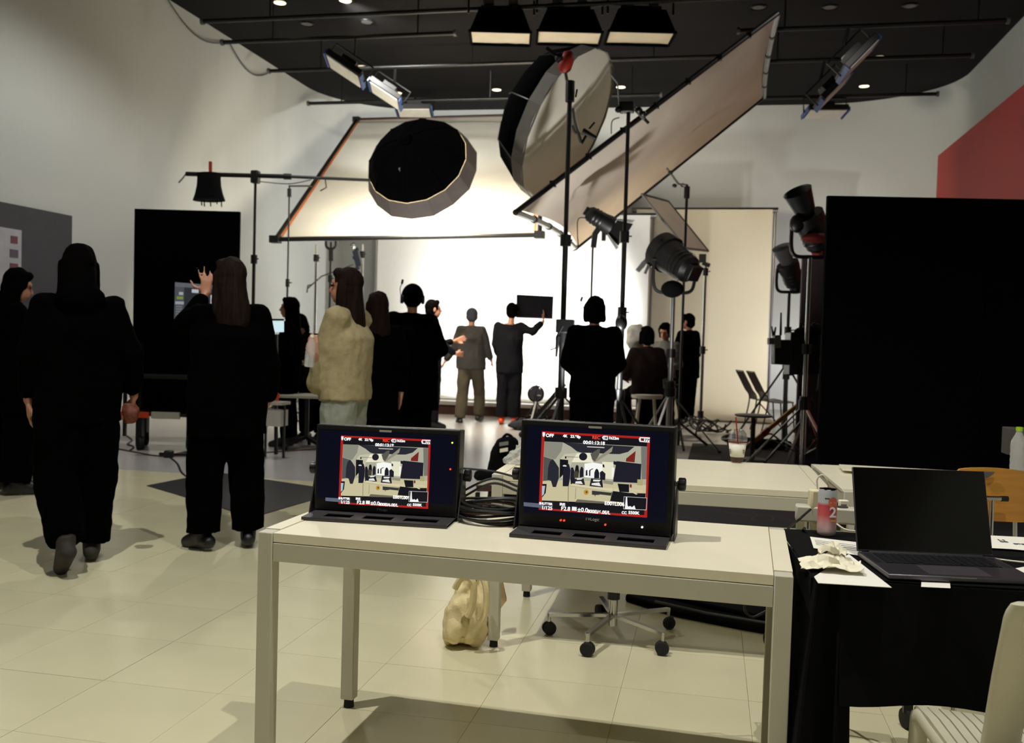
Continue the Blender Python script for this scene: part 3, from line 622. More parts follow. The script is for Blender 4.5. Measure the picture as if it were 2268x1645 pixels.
# silver stand with clamp
t, tp = stand(1563, 590, 13.5, 'slim pale steel stand in front of the beige backdrop', M_chrome, r=.024, collars=(.5, .97), spread=.42, legz=.25)
MB().box(AZ(1556, 572, 13.45), (.1, .05, .12)).build('clamp', M_black, t); MB().cyl(AZ(1556, 582, 13.45), AZ(1572, 588, 13.45), .03, n=8).build('clamp_screw', M_black, t)
t = thing('cable_heap', 'tangled black cables at the foot of the slim steel stand', 'cable', ground(1562, 13.3))
for k in range(5):
    c = ground(1562+random.uniform(-6, 12), 13.25+.1*k, 900)+V(0, 0, .12)
    MB().tube([c+V(math.cos(a)*(.1+.05*k), math.sin(a)*(.1+.05*k)*.6, .09*math.sin(a*1.5+k)) for a in np.linspace(0, 6.2, 22)], .012, 5).build('cable_loop', M_cable, t)
t = thing('dangling_clamp', 'grey clamp dangling left of the large fresnel lamp', 'clamp', AZ(1427, 605, 11.4))
MB().bar(AZ(1442, 562, 11.4), AZ(1420, 592, 11.4), .05, .05).build('body', M_grey, t, bevel=.01); MB().bar(AZ(1428, 580, 11.4), AZ(1412, 600, 11.4), .08, .05).build('jaw', M_grey, t)
MB().bar(AZ(1436, 588, 11.4), AZ(1428, 606, 11.4), .03, .03).build('screw', M_steel, t); MB().tube([AZ(1442, 562, 11.4), AZ(1456, 545, 11.2)], .012, 6).build('arm', M_black, t)
# right lamps
lt, tp = tri_lamp('big black lamp with open cone reflector, behind the top of the black flat', (1797, 500), 9.3, nrm(-CR*.45+V(0, 0, .75)-CF*.3), .52, .16, True, hood='cone', red=True)
MB().ell(AZ(1765, 495, 9.2), (.07, .06, .09)).build('side_drum', M_black, lt); MB().ell(AZ(1806, 527, 9.15), (.13, .1, .05)).build('red_cover', mat('red_fabric', (110, 14, 10), .8), lt)
under_stand(tp, 'chrome lamp stand beside the left edge of the black flat', M_chrome, r=.03, spread=.62, coll=(.34, .58), a0=1.1)
lt, tp = tri_lamp('smaller black lamp with frosted cone reflector over the wire chairs', (1750, 600), 12.0, nrm(-CR*.42+V(0, 0, .8)-CF*.3), .46, .14, True, hood='cone', mat_hood=M_grey)
under_stand(tp, 'black tripod lamp stand next to the wire chairs', M_black, r=.028, spread=.72, coll=(.46, .75), a0=.5, legz=1.05)
# black foreground flat (two polyboards) and left flat on a cart
def flat(name, label, A, B, z0, z1, parts=2):
    A = np.asarray(A); B = np.asarray(B); t = thing(name, label, 'flat', ((A[0]+B[0])/2, (A[1]+B[1])/2, z0)); d = nrm(B-A); n = V(-d[1], d[0], 0)
    L = np.linalg.norm(B-A)/parts
    for k in range(parts):
        a = A+d*L*k; b_ = A+d*L*(k+1)-d*.006
        MB().prism([V(a[0], a[1], z0), V(b_[0], b_[1], z0), V(b_[0], b_[1], z1), V(a[0], a[1], z1)], n*.05).build('board', M_flat, t, smooth=0)
    return t, d, n
fa = AZ(1834, 433, 7.3); fa[2] = 0; fd = nrm(V(1, .155, 0))
t, d, n = flat('black_flat', 'huge black flat blocking the right half of the set', fa, fa+fd*2.44, .02, 2.442, 2)
for k in (.3, 1.5, 2.2):
    q = fa+fd*k+n*.06; MB().bar(q+V(0, 0, .03), q+V(0, 0, 2.2), .05, .05, d).build('batten', M_brown, t); MB().bar(q+V(0, 0, .05), q+n*.7+V(0, 0, .05), .05, .05).build('foot', M_brown, t); MB().bar(q+n*.65+V(0, 0, .07), q+V(0, 0, 1.3), .04, .04).build('strut', M_brown, t)
da = AZ(1778, 572, 10.2); dt = da[2]; da[2] = 0
t, d, n = flat('dark_side_panel', 'narrow dark brown panel standing behind the chrome lamp stand', da, da+V(.9, .15, 0), .01, dt, 1)
for c in t.children: c.data.materials[0] = mat('plum_panel', (58, 46, 48), .8)
ca = AZ(298, 462, 10.55); cb = AZ(532, 466, 10.55); zb = AZ(400, 925, 10.55)[2]
t, d, n = flat('black_side_flat', 'tall black flat mounted on the wheeled cart at the left', V(ca[0], ca[1], 0), V(cb[0], cb[1], 0), zb, ca[2], 1)
for c in t.children: c.data.materials[0] = M_flat
for k in (.12, 1.05): q = V(ca[0], ca[1], 0)+d*k+n*.06; MB().bar(q, q+V(0, 0, 2.3), .035).build('support_post', M_black, t)
t = thing('equipment_cart', 'wheeled equipment cart with orange tray under the left black flat', 'cart', ground(370, 10.4))
c0 = ground(305, 10.35); c1 = ground(490, 10.35); dd = nrm(c1-c0); nv = V(-dd[1], dd[0], 0)
for z in (.36, .75): MB().prism([c0+V(0, 0, z), c1+V(0, 0, z), c1+nv*-.45+V(0, 0, z), c0+nv*-.45+V(0, 0, z)], V(0, 0, .03)).build('shelf', M_black, t)
MB().bar(c0-nv*.46+V(0, 0, .37), c0+dd*.30-nv*.46+V(0, 0, .37), .04, .06).build('orange_rail', M_orangep, t)
MB().bar(c0+dd*.33-nv*.46+V(0, 0, .37), c0+dd*.62-nv*.46+V(0, 0, .37), .04, .07).build('pale_rail', M_whitemetal, t)
for a, b_ in ((.04, .02), (.98, .02), (.04, .43), (.98, .43)):
    q = c0+(c1-c0)*a-nv*b_; MB().bar(q+V(0, 0, .14), q+V(0, 0, 1.1), .03).build('post', M_black, t)
for a, b_, r_ in ((.22, .44, .075), (.8, .44, .075), (.1, .02, .075), (.9, .02, .075)):
    q = c0+(c1-c0)*a-nv*b_; w = MB().lathe([(r_*.7, -.03), (r_, -.025), (r_, .025), (r_*.7, .03)], q+V(0, 0, r_), dd*.8+nv*.6, n=18).build('caster_wheel', M_rubber, t); MB().bar(q+V(0, 0, r_), q+V(0, 0, .36), .07, .05).build('caster_fork', M_black, w)
# playback screen glimpsed beside the raised hand
t = thing('playback_screen', 'small lit screen with grey menus beside the raised hand', 'screen', AZ(430, 705, 9.6))
sa, sb, sc, sd = AZ(388, 625, 9.6), AZ(482, 632, 9.6), AZ(482, 706, 9.6), AZ(386, 706, 9.6)
q = (sc+sd)/2+CF*.02; MB().bar(V(q[0], q[1], 0), q, .03).build('screen_post', M_black, t); MB().box(V(q[0], q[1], .01), (.3, .3, .02)).build('screen_base', M_black, t)
MB().prism([sa, sb, sc, sd], CF*.03).build('bezel', M_blackp, t, smooth=0)
sm = MB(); u_ = lambda a, b_: sa*(1-a)*(1-b_)+sb*a*(1-b_)+sc*a*b_+sd*(1-a)*b_-CF*.004
def srect(a, b_, c, d_, col, lay=0): sm.add([u_(a, b_)-CF*.002*lay, u_(c, b_)-CF*.002*lay, u_(c, d_)-CF*.002*lay, u_(a, d_)-CF*.002*lay], [(0, 1, 2, 3)], col)
srect(0, 0, 1, 1, (60, 62, 68)); srect(0, 0, 1, .12, (120, 122, 128), 1); srect(0, .12, .22, 1, (95, 98, 104), 1); srect(.05, .38, .2, .46, (150, 170, 80), 2); srect(.02, .52, .22, .6, (185, 190, 196), 2); srect(.1, .26, .2, .34, (200, 204, 208), 2); srect(.4, .16, .56, .26, (225, 230, 235), 2); srect(.84, .3, .98, .72, (240, 245, 250), 2)
for k in range(5): srect(.04, .64+.07*k, .18, .68+.07*k, (135, 138, 144), 2)
o = sm.build('display', matcol('menu_display', .55), t, smooth=0)
def paint(o, cols):
    at = o.data.color_attributes.new('Col', 'FLOAT_COLOR', 'CORNER'); i = 0
    for p in o.data.polygons:
        c = lin(cols[p.index])
        for li in p.loop_indices: at.data[li].color = (*c, 1)
paint(o, sm.c)
# monitor cluster behind the black flat, on a stand
t = thing('video_monitor_rig', 'cluster of black monitors and boxes with aerials left of the black flat', 'monitor', AZ(1770, 835, 9.6))
Z = 9.6
MB().prism([AZ(1752, 735, Z), AZ(1818, 733, Z), AZ(1820, 828, Z), AZ(1748, 830, Z)], CF*.22).build('monitor', M_blackp, t, bevel=.01)
MB().prism([AZ(1716, 752, Z), AZ(1750, 752, Z), AZ(1750, 808, Z), AZ(1716, 806, Z)], CF*.15).build('receiver', M_black, t, bevel=.008)
MB().prism([AZ(1704, 748, Z-.1), AZ(1722, 748, Z-.1), AZ(1722, 762, Z-.1), AZ(1704, 762, Z-.1)], CF*.08).build('transmitter', M_grey, t)
MB().prism([AZ(1716, 742, Z-.12), AZ(1730, 742, Z-.12), AZ(1730, 770, Z-.12), AZ(1716, 770, Z-.12)], CF*.08).build('battery', M_silver, t)
for p, q in (((1729, 742), (1730, 692)), ((1713, 745), (1709, 722)), ((1714, 745), (1718, 724))): MB().cyl(AZ(*p, Z), AZ(*q, Z), .013, .008, n=6).build('aerial', M_black, t)
MB().ell(AZ(1790, 735, Z), (.14, .1, .06)).build('cable_bundle', M_bcloth, t)
for k in range(6): MB().tube(bez([AZ(1770+8*k, 735, Z-.03), AZ(1776+9*k, 715+3*(k % 3), Z-.06), AZ(1792+6*k, 740, Z-.03)], 6), .012, 5).build('cable', M_cable, t)
MB().tube(bez([AZ(1806, 735, Z-.05), AZ(1820, 745, Z-.05), AZ(1816, 800, Z-.05)], 6), .008, 5).build('red_cable', M_redp, t)
MB().tube(bez([AZ(1818, 800, Z), AZ(1812, 860, Z), AZ(1800, 880, Z), AZ(1806, 930, Z)], 8), .012, 5).build('trailing_cable', M_cable, t)
under_stand(V(*AZ(1786, 828, Z+.08)), 'steel stand carrying the cluster of black monitors', M_steel, r=.026, spread=.6, coll=(.5,), a0=.1, legz=.55)
ya, yb = AZ(1778, 888, 11.2), AZ(1700, 952, 11.2); yb = ya+(yb-ya)*((ya[2]-.03)/(ya[2]-yb[2])); t = thing('yellow_pole', 'yellow strut slanting down to the floor by the wire chairs', 'pole', yb*V(1, 1, 0))
MB().bar(yb, ya, .045, .045).build('strut', mat('yellow_strap', (150, 112, 36), .7), t); MB().bar(AZ(1688, 962, 11.2), AZ(1702, 950, 11.2), .06).build('red_end', M_redp, t)
# ================================================================== people
BASE = dict(pel=(0, 0, .93), wai=(0, 0, 1.07), che=(0, .0, 1.26), nek=(0, -.015, 1.425), hed=(0, .015, 1.585))
for s_, n_ in ((-1, 'L'), (1, 'R')):
    BASE.update({'sh'+n_: (s_*.165, -.01, 1.385), 'el'+n_: (s_*.225, -.03, 1.10), 'wr'+n_: (s_*.235, .03, .86), 'fi'+n_: (s_*.225, .06, .68),
                 'hp'+n_: (s_*.085, 0, .90), 'kn'+n_: (s_*.095, .02, .49), 'an'+n_: (s_*.10, -.01, .085), 'to'+n_: (s_*.12, .16, .03)})
def hand(mb, w, tip, side, ex, curl=.5, spread=1.0, sc=1.0):
    w = np.asarray(w); d = nrm(np.asarray(tip)-w); pn = nrm(ex-d*(ex@d)); ac = np.cross(d, pn)
    for o in (-.026, -.008, .01, .027): mb.cap(w+ac*o*.6, w+d*.085*sc+ac*o, .016*sc, .0125*sc, 8)
    for i, (o, L) in enumerate(((-.031, .062), (-.011, .078), (.010, .086), (.031, .076))):
        k = w+d*.088*sc+ac*o*sc; dd = nrm(d+ac*o*spread*7+pn*curl*.35); k2 = k+dd*L*.52*sc; d2 = nrm(dd+pn*curl*.9); k3 = k2+d2*L*.5*sc
        mb.cap(k, k2, .0098*sc, .009*sc, 8); mb.cap(k2, k3, .009*sc, .0075*sc, 8)
    th = w+d*.03*sc+ac*.03*sc; t2 = th+nrm(d*.6+ac*.9*spread+pn*.3)*.05*sc; t3 = t2+nrm(d+ac*.3*spread+pn*.5*curl)*.036*sc
    mb.cap(th, t2, .0135*sc, .011*sc, 8); mb.cap(t2, t3, .011*sc, .0085*sc, 8)
def person(label, px, Z, hgt, face, J={}, top=(M_cblack, .80, 1.0, .058, .16), trou=(M_cblack, .105, .085, .085), hair=('long', M_hairb, 1.25), shoe=M_black,
           vox=.013, head=(0, 0), hands=(.5, .5), spread=(.4, .4), hood=False, extra=None, skirt=None, root=None, skin=M_skin, cuff=None, wob=.012, palm=None):
    s = hgt/1.70; b = ground(px, Z) if root is None else root
    vd = nrm(V(b[0], b[1], 0)); a = math.radians(face); ey = rotz(a)@vd; ex = V(ey[1], -ey[0], 0); ez = V(0, 0, 1)
    Q = {}
    for k, v in BASE.items():
        v = J.get(k, v)
        if v[0] == 'P': Q[k] = AZ(v[1], v[2], Z+v[3])
        else: Q[k] = b+(ex*v[0]+ey*v[1]+ez*v[2])*s
    t = thing('person', label, 'person', b, group='crew on the studio floor')
    hy, hp_ = math.radians(head[0]), math.radians(head[1])
    hY = rotz(hy)@ey; hX = V(hY[1], -hY[0], 0); hF = nrm(hY*math.cos(hp_)+ez*math.sin(hp_)); hU = np.cross(hX, hF); HR = np.array([hX, hF, hU]).T
    H = Q['hed']; hl = lambda x, y, z: H+(hX*x+hF*y+hU*z)*s
    # spine frame
    sp = lambda k, rx, ry: (Q[k], SX*rx*s, SY*ry*s)
    shv = Q['shR']-Q['shL']; SX = nrm(V(shv[0], shv[1], 0)); SY = V(-SX[1], SX[0], 0)
    hv = Q['hpR']-Q['hpL']; PX = nrm(V(hv[0], hv[1], 0)); PY = V(-PX[1], PX[0], 0)
    shm = (Q['shL']+Q['shR'])/2
    B = MB()
    B.loft([(Q['pel']-ez*.08*s, PX*.10*s, PY*.08*s), (Q['pel'], PX*.15*s, PY*.10*s), sp('wai', .125, .09), sp('che', .15, .105), (shm-ez*.02*s, SX*.14*s, SY*.08*s), (shm+ez*.045*s, SX*.07*s, SY*.055*s)], True, 16)
    B.cap(Q['nek']-ez*.03*s, H-hF*.015*s-hU*.06*s, .052*s, .05*s)
    B.ell(hl(0, -.012, .025), (.076*s, .094*s, .098*s), HR); B.ell(hl(0, .028, -.045), (.058*s, .068*s, .07*s), HR); B.ell(hl(0, .062, -.085), (.026*s, .024*s, .022*s), HR)
    B.cap(hl(0, .088, .02), hl(0, .112, -.022), .009*s, .014*s); B.cap(hl(-.016, .096, -.056), hl(.016, .096, -.056), .0085*s); B.cap(hl(-.04, .078, .035), hl(.04, .078, .035), .012*s)
    for k in (-1, 1): B.ell(hl(.078*k, -.005, -.005), (.012*s, .022*s, .034*s), HR)
    for k, side in (('L', -1), ('R', 1)):
        B.cap(Q['sh'+k], Q['el'+k], .047*s, .038*s); B.cap(Q['el'+k], Q['wr'+k], .038*s, .027*s)
        hand(B, Q['wr'+k], Q['fi'+k], side, SY*palm if (palm and k == 'L') else -SX*side, hands[0 if k == 'L' else 1], spread[0 if k == 'L' else 1], s)
        B.cap(Q['hp'+k], Q['kn'+k], .08*s, .056*s); B.cap(Q['kn'+k], Q['an'+k], .054*s, .037*s); B.cap(Q['an'+k], Q['to'+k], .037*s, .03*s)
    remesh(B, 'body', min(vox, .0105), skin, t, 2)
    for k in (-1, 1): MB().ell(hl(.031*k, .084, .012), (.013*s, .008*s, .008*s), HR, 10, 7).build('eye', M_scrblack, t)
    # clothes
    tm_, hem, wd_, sl, hr = top
    A = MB(); hemp = Q['pel']+ez*(hem*s-(Q['pel'][2]-b[2])); 
    rings = [(hemp, PX*hr*wd_*s*1.06, PY*.125*wd_*s)]
    if hem < .80: rings.append((Q['pel']-ez*.02*s, PX*hr*1.05*wd_*s, PY*.13*wd_*s))
    rings += [sp('wai', hr*.98*wd_, .125*wd_), sp('che', .185*wd_, .135*wd_), (shm-ez*.03*s, SX*.185*s*min(wd_, 1.05), SY*.10*s), (shm+ez*.035*s, SX*.11*s, SY*.075*s), (Q['nek']+ez*.035*s, SX*.06*s, SY*.06*s)]
    A.loft(rings, True, 18)
    for k in 'LR':
        A.cap(Q['sh'+k]-ez*.01*s, Q['el'+k], sl*1.18*s, sl*1.02*s, 12); e = Q['wr'+k]-nrm(Q['wr'+k]-Q['el'+k])*.015; A.cap(Q['el'+k], e-nrm(e-Q['el'+k])*.04, sl*1.03*s, (cuff or sl*.82)*s, 12)
    A.ell(Q['nek']-ez*.01*s, (.075*s, .072*s, .045*s), np.array([SX, SY, ez]).T)
    for k in 'LR': A.cap(Q['nek']-ez*.035*s, Q['sh'+k]+ez*.0*s, .06*s, sl*1.08*s, 12)
    if hood: A.ell(Q['nek']-ey*.075*s+ez*.0, (.125*s, .07*s, .075*s), np.array([SX, SY, ez]).T); A.ell(Q['nek']-ey*.05*s+ez*.05*s, (.10*s, .05*s, .06*s), np.array([SX, SY, ez]).T)
    remesh(A, 'jacket', vox, tm_, t, 2, wob*s, 7, (1.2, 1.2, .8))
    A = MB(); tmt, r0, r1, r2 = trou
    if skirt: 
        A.loft([(Q['pel']+ez*.1*s, PX*.13*s, PY*.1*s), (Q['pel']-ez*.15*s, PX*.17*s, PY*.14*s), (b+ez*skirt*s, PX*.26*s, PY*.2*s)], True, 18); 
    else:
        A.loft([(Q['pel']-ez*.09*s, PX*.12*s, PY*.10*s), (Q['pel'], PX*.17*s, PY*.125*s), (Q['wai']-ez*.03*s, PX*.14*s, PY*.105*s)], True, 16)
        for k in 'LR':
            kn, an, hp = Q['kn'+k], Q['an'+k], Q['hp'+k]; e = an+nrm(kn-an)*.02*s
            R_ = []
            for p, q, r in ((hp-ez*.0, kn-hp, r0), (hp*.5+kn*.5, kn-hp, (r0+r1)/2), (kn, an-hp, r1), (kn*.5+e*.5, an-kn, (r1+r2)/2), (e, an-kn, r2)):
                x, y, d = frame(q, ey); R_.append((p, x*r*s, y*r*s))
            A.loft(R_, True, 14)
    remesh(A, 'trousers' if not skirt else 'skirt', vox, tmt, t, 2, wob*s, 8, (1.3, 1.3, .7))
    for k in 'LR':
        A = MB(); an, to = Q['an'+k], Q['to'+k]; d = nrm(to-an); x, y, _ = frame(d)
        dn = nrm(np.cross(d, x)); hl_ = an-d*.05*s
        A.cap(an+ez*.01, to, .05*s, .042*s); A.cap(an-nrm(V(d[0], d[1], 0))*.045*s-ez*.03*s, to-ez*.0, .046*s, .04*s); A.cap(an+ez*.03*s, an-ez*.02*s, .052*s, .05*s)
        remesh(A, 'shoe', .011, shoe, t, 2)
    # hair
    kind, hm, hz = hair; A = MB()
    if kind != 'none':
        A.ell(hl(0, -.022, .034), (.089*s, .100*s, .103*s), HR); A.ell(hl(0, -.04, -.02), (.087*s, .074*s, .085*s), HR); A.ell(hl(0, .045, .095), (.066*s, .04*s, .035*s), HR)
        if kind == 'long':
            L = (H[2]-b[2]-hz*s); 
            R_ = [(hl(0, -.03, .03), hX*.08*s, hF*.085*s)]
            for f_, w_, dd_ in ((.35, .098, .075), (.6, .112, .07), (.85, .10, .055), (1.0, .07, .03)):
                p = hl(0, -.045, 0)-ez*L*f_-ey*.03*s*f_; R_.append((p, SX*w_*s*(.8+.2*f_), SY*dd_*s))
            A.loft(R_, True, 16)
            for k in (-1, 1): A.cap(hl(.075*k, .0, .02), hl(.082*k, .005, -.12), .03*s, .028*s); A.cap(hl(.082*k, .005, -.12), hl(.08*k, -.01, -.2), .028*s, .02*s)
        elif kind == 'bob':
            for k in (-1, 1): A.cap(hl(.07*k, -.005, .03), hl(.076*k, -.005, -.075), .035*s, .03*s)
            A.ell(hl(0, -.05, -.06), (.085*s, .06*s, .06*s), HR)
        elif kind == 'pony':
            A.ell(hl(0, -.10, .02), (.04*s, .04*s, .04*s), HR); A.tube([hl(0, -.10, .02), hl(0, -.125, -.08), hl(0, -.11, -.2)], [.035*s, .035*s, .012*s], 10)
        remesh(A, 'hair', .010, hm, t, 2, .007*s, 22, (1, 1, .25))
    if extra: extra(t, Q, hl, HR, s, ex, ey, b)
    return t, Q
def capfn(t, Q, hl, HR, s, ex, ey, b, m=M_cblack, brim=True, back=False):
    A = MB(); A.ell(hl(0, -.015, .045), (.09*s, .104*s, .092*s), HR); A.ell(hl(0, -.04, -.01), (.086*s, .078*s, .07*s), HR)
    c = remesh(A, 'cap', .011, m, t, 2)
    if brim: MB().prism([hl(-.07, .07, .065), hl(-.06, .14, .05), hl(0, .165, .045), hl(.06, .14, .05), hl(.07, .07, .065)], HR@V(0, 0, .008)).build('brim', m, c)
# far left, in profile to the right
def ex0(t, Q, hl, HR, s, ex, ey, b): pass
person('person at the far left edge in black, long dark hair, looking down to the right', 32, 7.15, 1.68, -80, dict(wrR=(.14, .22, 1.08), elR=(.22, .02, 1.10), fiR=(.06, .32, 1.10), wrL=(-.12, .24, 1.06), fiL=(-.04, .33, 1.08)),
       top=(M_cblack, .62, 1.12, .064, .2), trou=(M_cblack, .12, .11, .11), hair=('long', M_hairb, 1.30), head=(0, -18), hands=(.9, .9))
# walking woman, seen from behind
k1 = dict(hpL=(-.085, -.0, .90), knL=(-.10, -.06, .48), anL=(-.07, -.33, .17), toL=(-.085, -.24, .035), anR=(.08, .03, .085), toR=(.10, .2, .03), knR=(.095, .04, .49),
          elL=(-.235, .02, 1.12), wrL=(-.235, .07, .88), fiL=(-.225, .10, .72), elR=(.26, -.03, 1.13), wrR=(.285, .03, .90), fiR=(.27, .07, .76))
person('person walking away at left in black hooded jacket and baggy black trousers', 172, 5.10, 1.70, 4, k1, top=(M_cblack, .76, 1.13, .066, .185), trou=(M_cblack, .135, .115, .092), hair=('long', M_hairb, 1.33), hood=True, hands=(.5, 1.2), vox=.012, shoe=M_bsole)
# woman with raised hand
person('person with fair hair in long black coat, one spread hand raised before the screen', 505, 5.54, 1.685, 14,
       dict(elL=('P', 408, 716, .12), wrL=('P', 456, 652, .2), fiL=('P', 459, 600, .2), shL=('P', 445, 695, 0), elR=(.24, -.02, 1.09), wrR=(.245, .04, .86), fiR=(.23, .08, .70), anL=(-.13, 0, .085), anR=(.13, -.01, .085), knL=(-.12, .02, .49), knR=(.115, .02, .49), toL=(-.19, .13, .03), toR=(.17, .15, .03)),
       top=(M_cblack, .67, 1.18, .066, .19), trou=(M_cblack, .13, .105, .098), hair=('long', M_hairbl, 1.28), hands=(.15, .5), spread=(1.9, .4), vox=.012, head=(12, 0), palm=1)
# cream sweater, profile to the left, bottle in hand
def ex_sw(t, Q, hl, HR, s, ex, ey, b):
    A = MB(); A.loft([(Q['pel']-V(0, 0, .06), ex*.165, ey*.135), (Q['pel']-V(0, 0, .0), ex*.175, ey*.14), (Q['pel']+V(0, 0, .03), ex*.17, ey*.135)], True, 18); remesh(A, 'sweater_hem', .011, M_cream, t, 1)
person('person in cream knit sweater and grey jeans, long dark hair, holding a clear bottle', 765, 6.2, 1.69, 66,
       dict(elL=('P', 706, 846, -.12), wrL=('P', 699, 792, -.2), fiL=('P', 693, 756, -.2), elR=('P', 735, 830, .16), wrR=('P', 716, 792, .0), fiR=('P', 698, 772, -.05), shL=(-.175, 0, 1.385)),
       top=(M_cream, .85, 1.26, .078, .175), trou=(M_jeans, .125, .105, .105), hair=('long', M_hairbr, 1.10), hands=(1.0, .9), vox=.012, extra=ex_sw, cuff=.045, wob=.013)
# person hidden behind the sweater
person('person in black mostly hidden behind the cream sweater', 832, 7.5, 1.60, 20, top=(M_cblack, .62, 1.05, .06, .18), hair=('long', M_hairbr, 1.25))
# group by the left table
person('person with long dark hair in black standing at the small wheeled table', 640, 10.6, 1.65, 75, dict(wrR=(.12, .26, 1.0), fiR=(.08, .4, .98), wrL=(-.12, .26, 1.0), fiL=(-.08, .4, .98)), hair=('long', M_hairb, 1.2), top=(M_cblack, .70, 1.05, .06, .19), trou=(M_cblack, .11, .085, .075), vox=.016)
person('dark haired person bending over behind the small wheeled table', 694, 11.2, 1.66, 150, dict(che=(0, .16, 1.18), nek=(0, .27, 1.28), hed=(0, .35, 1.39), shL=(-.165, .22, 1.25), shR=(.165, .22, 1.25), elL=(-.2, .3, 1.0), elR=(.2, .3, 1.0), wrL=(-.08, .42, .95), wrR=(.08, .42, .95), fiL=(-.04, .5, .95), fiR=(.04, .5, .95)), hair=('bob', M_hairb, 0), head=(0, -35), vox=.016, top=(M_cbrown, .72, 1.0, .056, .16))
# headset man
def ex_hs(t, Q, hl, HR, s, ex, ey, b):
    MB().tube([hl(.098*math.cos(a), -.01, .02+.122*math.sin(a)) for a in np.linspace(.1, math.pi-.1, 14)], .010, 6).build('headband', M_blackp, t)
    for k in (-1, 1): MB().lathe([(.03, -.016), (.042, -.012), (.042, .012), (.03, .016)], hl(.098*k, -.005, .0), HR@V(1, 0, 0), n=16).build('ear_cup', M_blackp, t)
    m = MB().tube([hl(-.11, .0, .03), hl(-.118, .01, .10), hl(-.10, .015, .155)], .004, 6).build('mic_boom', M_blackp, t); MB().cap(hl(-.10, .015, .152), hl(-.096, .017, .175), .012).build('mic_foam', M_blackp, m)
person('person from behind in dark clothes wearing a headset with raised microphone', 908, 9.15, 1.74, 3, dict(elL=(-.27, -.02, 1.12), elR=(.27, -.02, 1.12), wrL=(-.2, .18, 1.02), wrR=(.2, .18, 1.02), fiL=(-.1, .26, 1.04), fiR=(.1, .26, 1.04)), top=(M_cblack, .55, 1.28, .078, .2), trou=(M_cblack, .13, .11, .1), hair=('none', M_hairb, 0), extra=lambda *a: (ex_hs(*a), capfn(*a, m=M_cblack, brim=False)), vox=.014)
person('person in dark shirt facing right behind the headset wearer', 952, 13.1, 1.76, -75, dict(elL=(-.2, .12, 1.12), wrL=(-.13, .36, 1.17), fiL=(-.1, .5, 1.22), elR=(.2, .08, 1.12), wrR=(.16, .3, 1.0), fiR=(.1, .42, 1.0)), top=(M_cdark, .70, 1.05, .058, .17), trou=(M_cdark, .115, .095, .1), hair=('short', M_hairb, 0), vox=.016)
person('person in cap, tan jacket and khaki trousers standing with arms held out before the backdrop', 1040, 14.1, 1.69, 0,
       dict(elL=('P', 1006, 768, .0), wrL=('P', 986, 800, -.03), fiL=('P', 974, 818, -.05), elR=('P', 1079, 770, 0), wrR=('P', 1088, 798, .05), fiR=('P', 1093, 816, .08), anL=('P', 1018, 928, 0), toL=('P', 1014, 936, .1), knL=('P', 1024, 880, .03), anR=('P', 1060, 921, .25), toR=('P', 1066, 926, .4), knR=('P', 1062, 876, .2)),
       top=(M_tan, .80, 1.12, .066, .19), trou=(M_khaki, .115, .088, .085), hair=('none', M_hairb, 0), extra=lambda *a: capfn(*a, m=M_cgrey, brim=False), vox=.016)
# man lifting the board
def board(t, Q, hl, HR, s, ex, ey, b): pass
tb, Qb = person('person in dark jacket holding up a black board with one raised arm', 1126, 14.0, 1.70, -8,
       dict(elR=('P', 1180, 735, .0), wrR=('P', 1203, 712, .05), fiR=('P', 1205, 692, .05), elL=('P', 1098, 762, 0), wrL=('P', 1106, 790, .1), fiL=('P', 1112, 808, .12), shR=('P', 1153, 722, 0), shL=('P', 1104, 722, 0), hed=('P', 1134, 690, 0)),
       top=(M_cdark, .76, 1.08, .064, .18), trou=(M_cdark, .115, .09, .088), hair=('short', M_hairb, 0), hands=(.5, .3), vox=.016, shoe=M_orangep)
t = thing('hand_board', 'black board held up against the bright backdrop', 'board', AZ(1185, 705, 14.08))
hb = [AZ(1144, 652, 14.1), AZ(1226, 656, 14.1), AZ(1224, 705, 14.1), AZ(1143, 702, 14.1)]
MB().prism(hb, CF*.018).build('panel', M_cdark, t, smooth=0); MB().bar(hb[3]+CF*.01, hb[2]+CF*.01, .02).build('edge', M_black, t)
# woman at right centre, from behind
person('person from behind in black with tied back dark hair and earpiece, right of centre', 1311, 8.2, 1.645, 2, dict(elL=(-.235, -.03, 1.12), elR=(.235, -.03, 1.12), wrL=(-.15, .2, 1.0), wrR=(.15, .2, 1.0), fiL=(-.02, .24, 1.03), fiR=(.02, .24, 1.0)),
       top=(M_cblack, .80, 1.15, .07, .18), trou=(M_cblack, .12, .1, .1), hair=('bob', M_hairb, 0), vox=.013,
       extra=lambda t, Q, hl, HR, s, ex, ey, b: (MB().tube([hl(-.085, .0, -.01), hl(-.115, .01, .05), hl(-.125, .015, .09)], .004, 6).build('mic_boom', M_blackp, t), MB().cap(hl(-.125, .015, .09), hl(-.118, .017, .112), .011).build('mic_foam', M_blackp, t)))
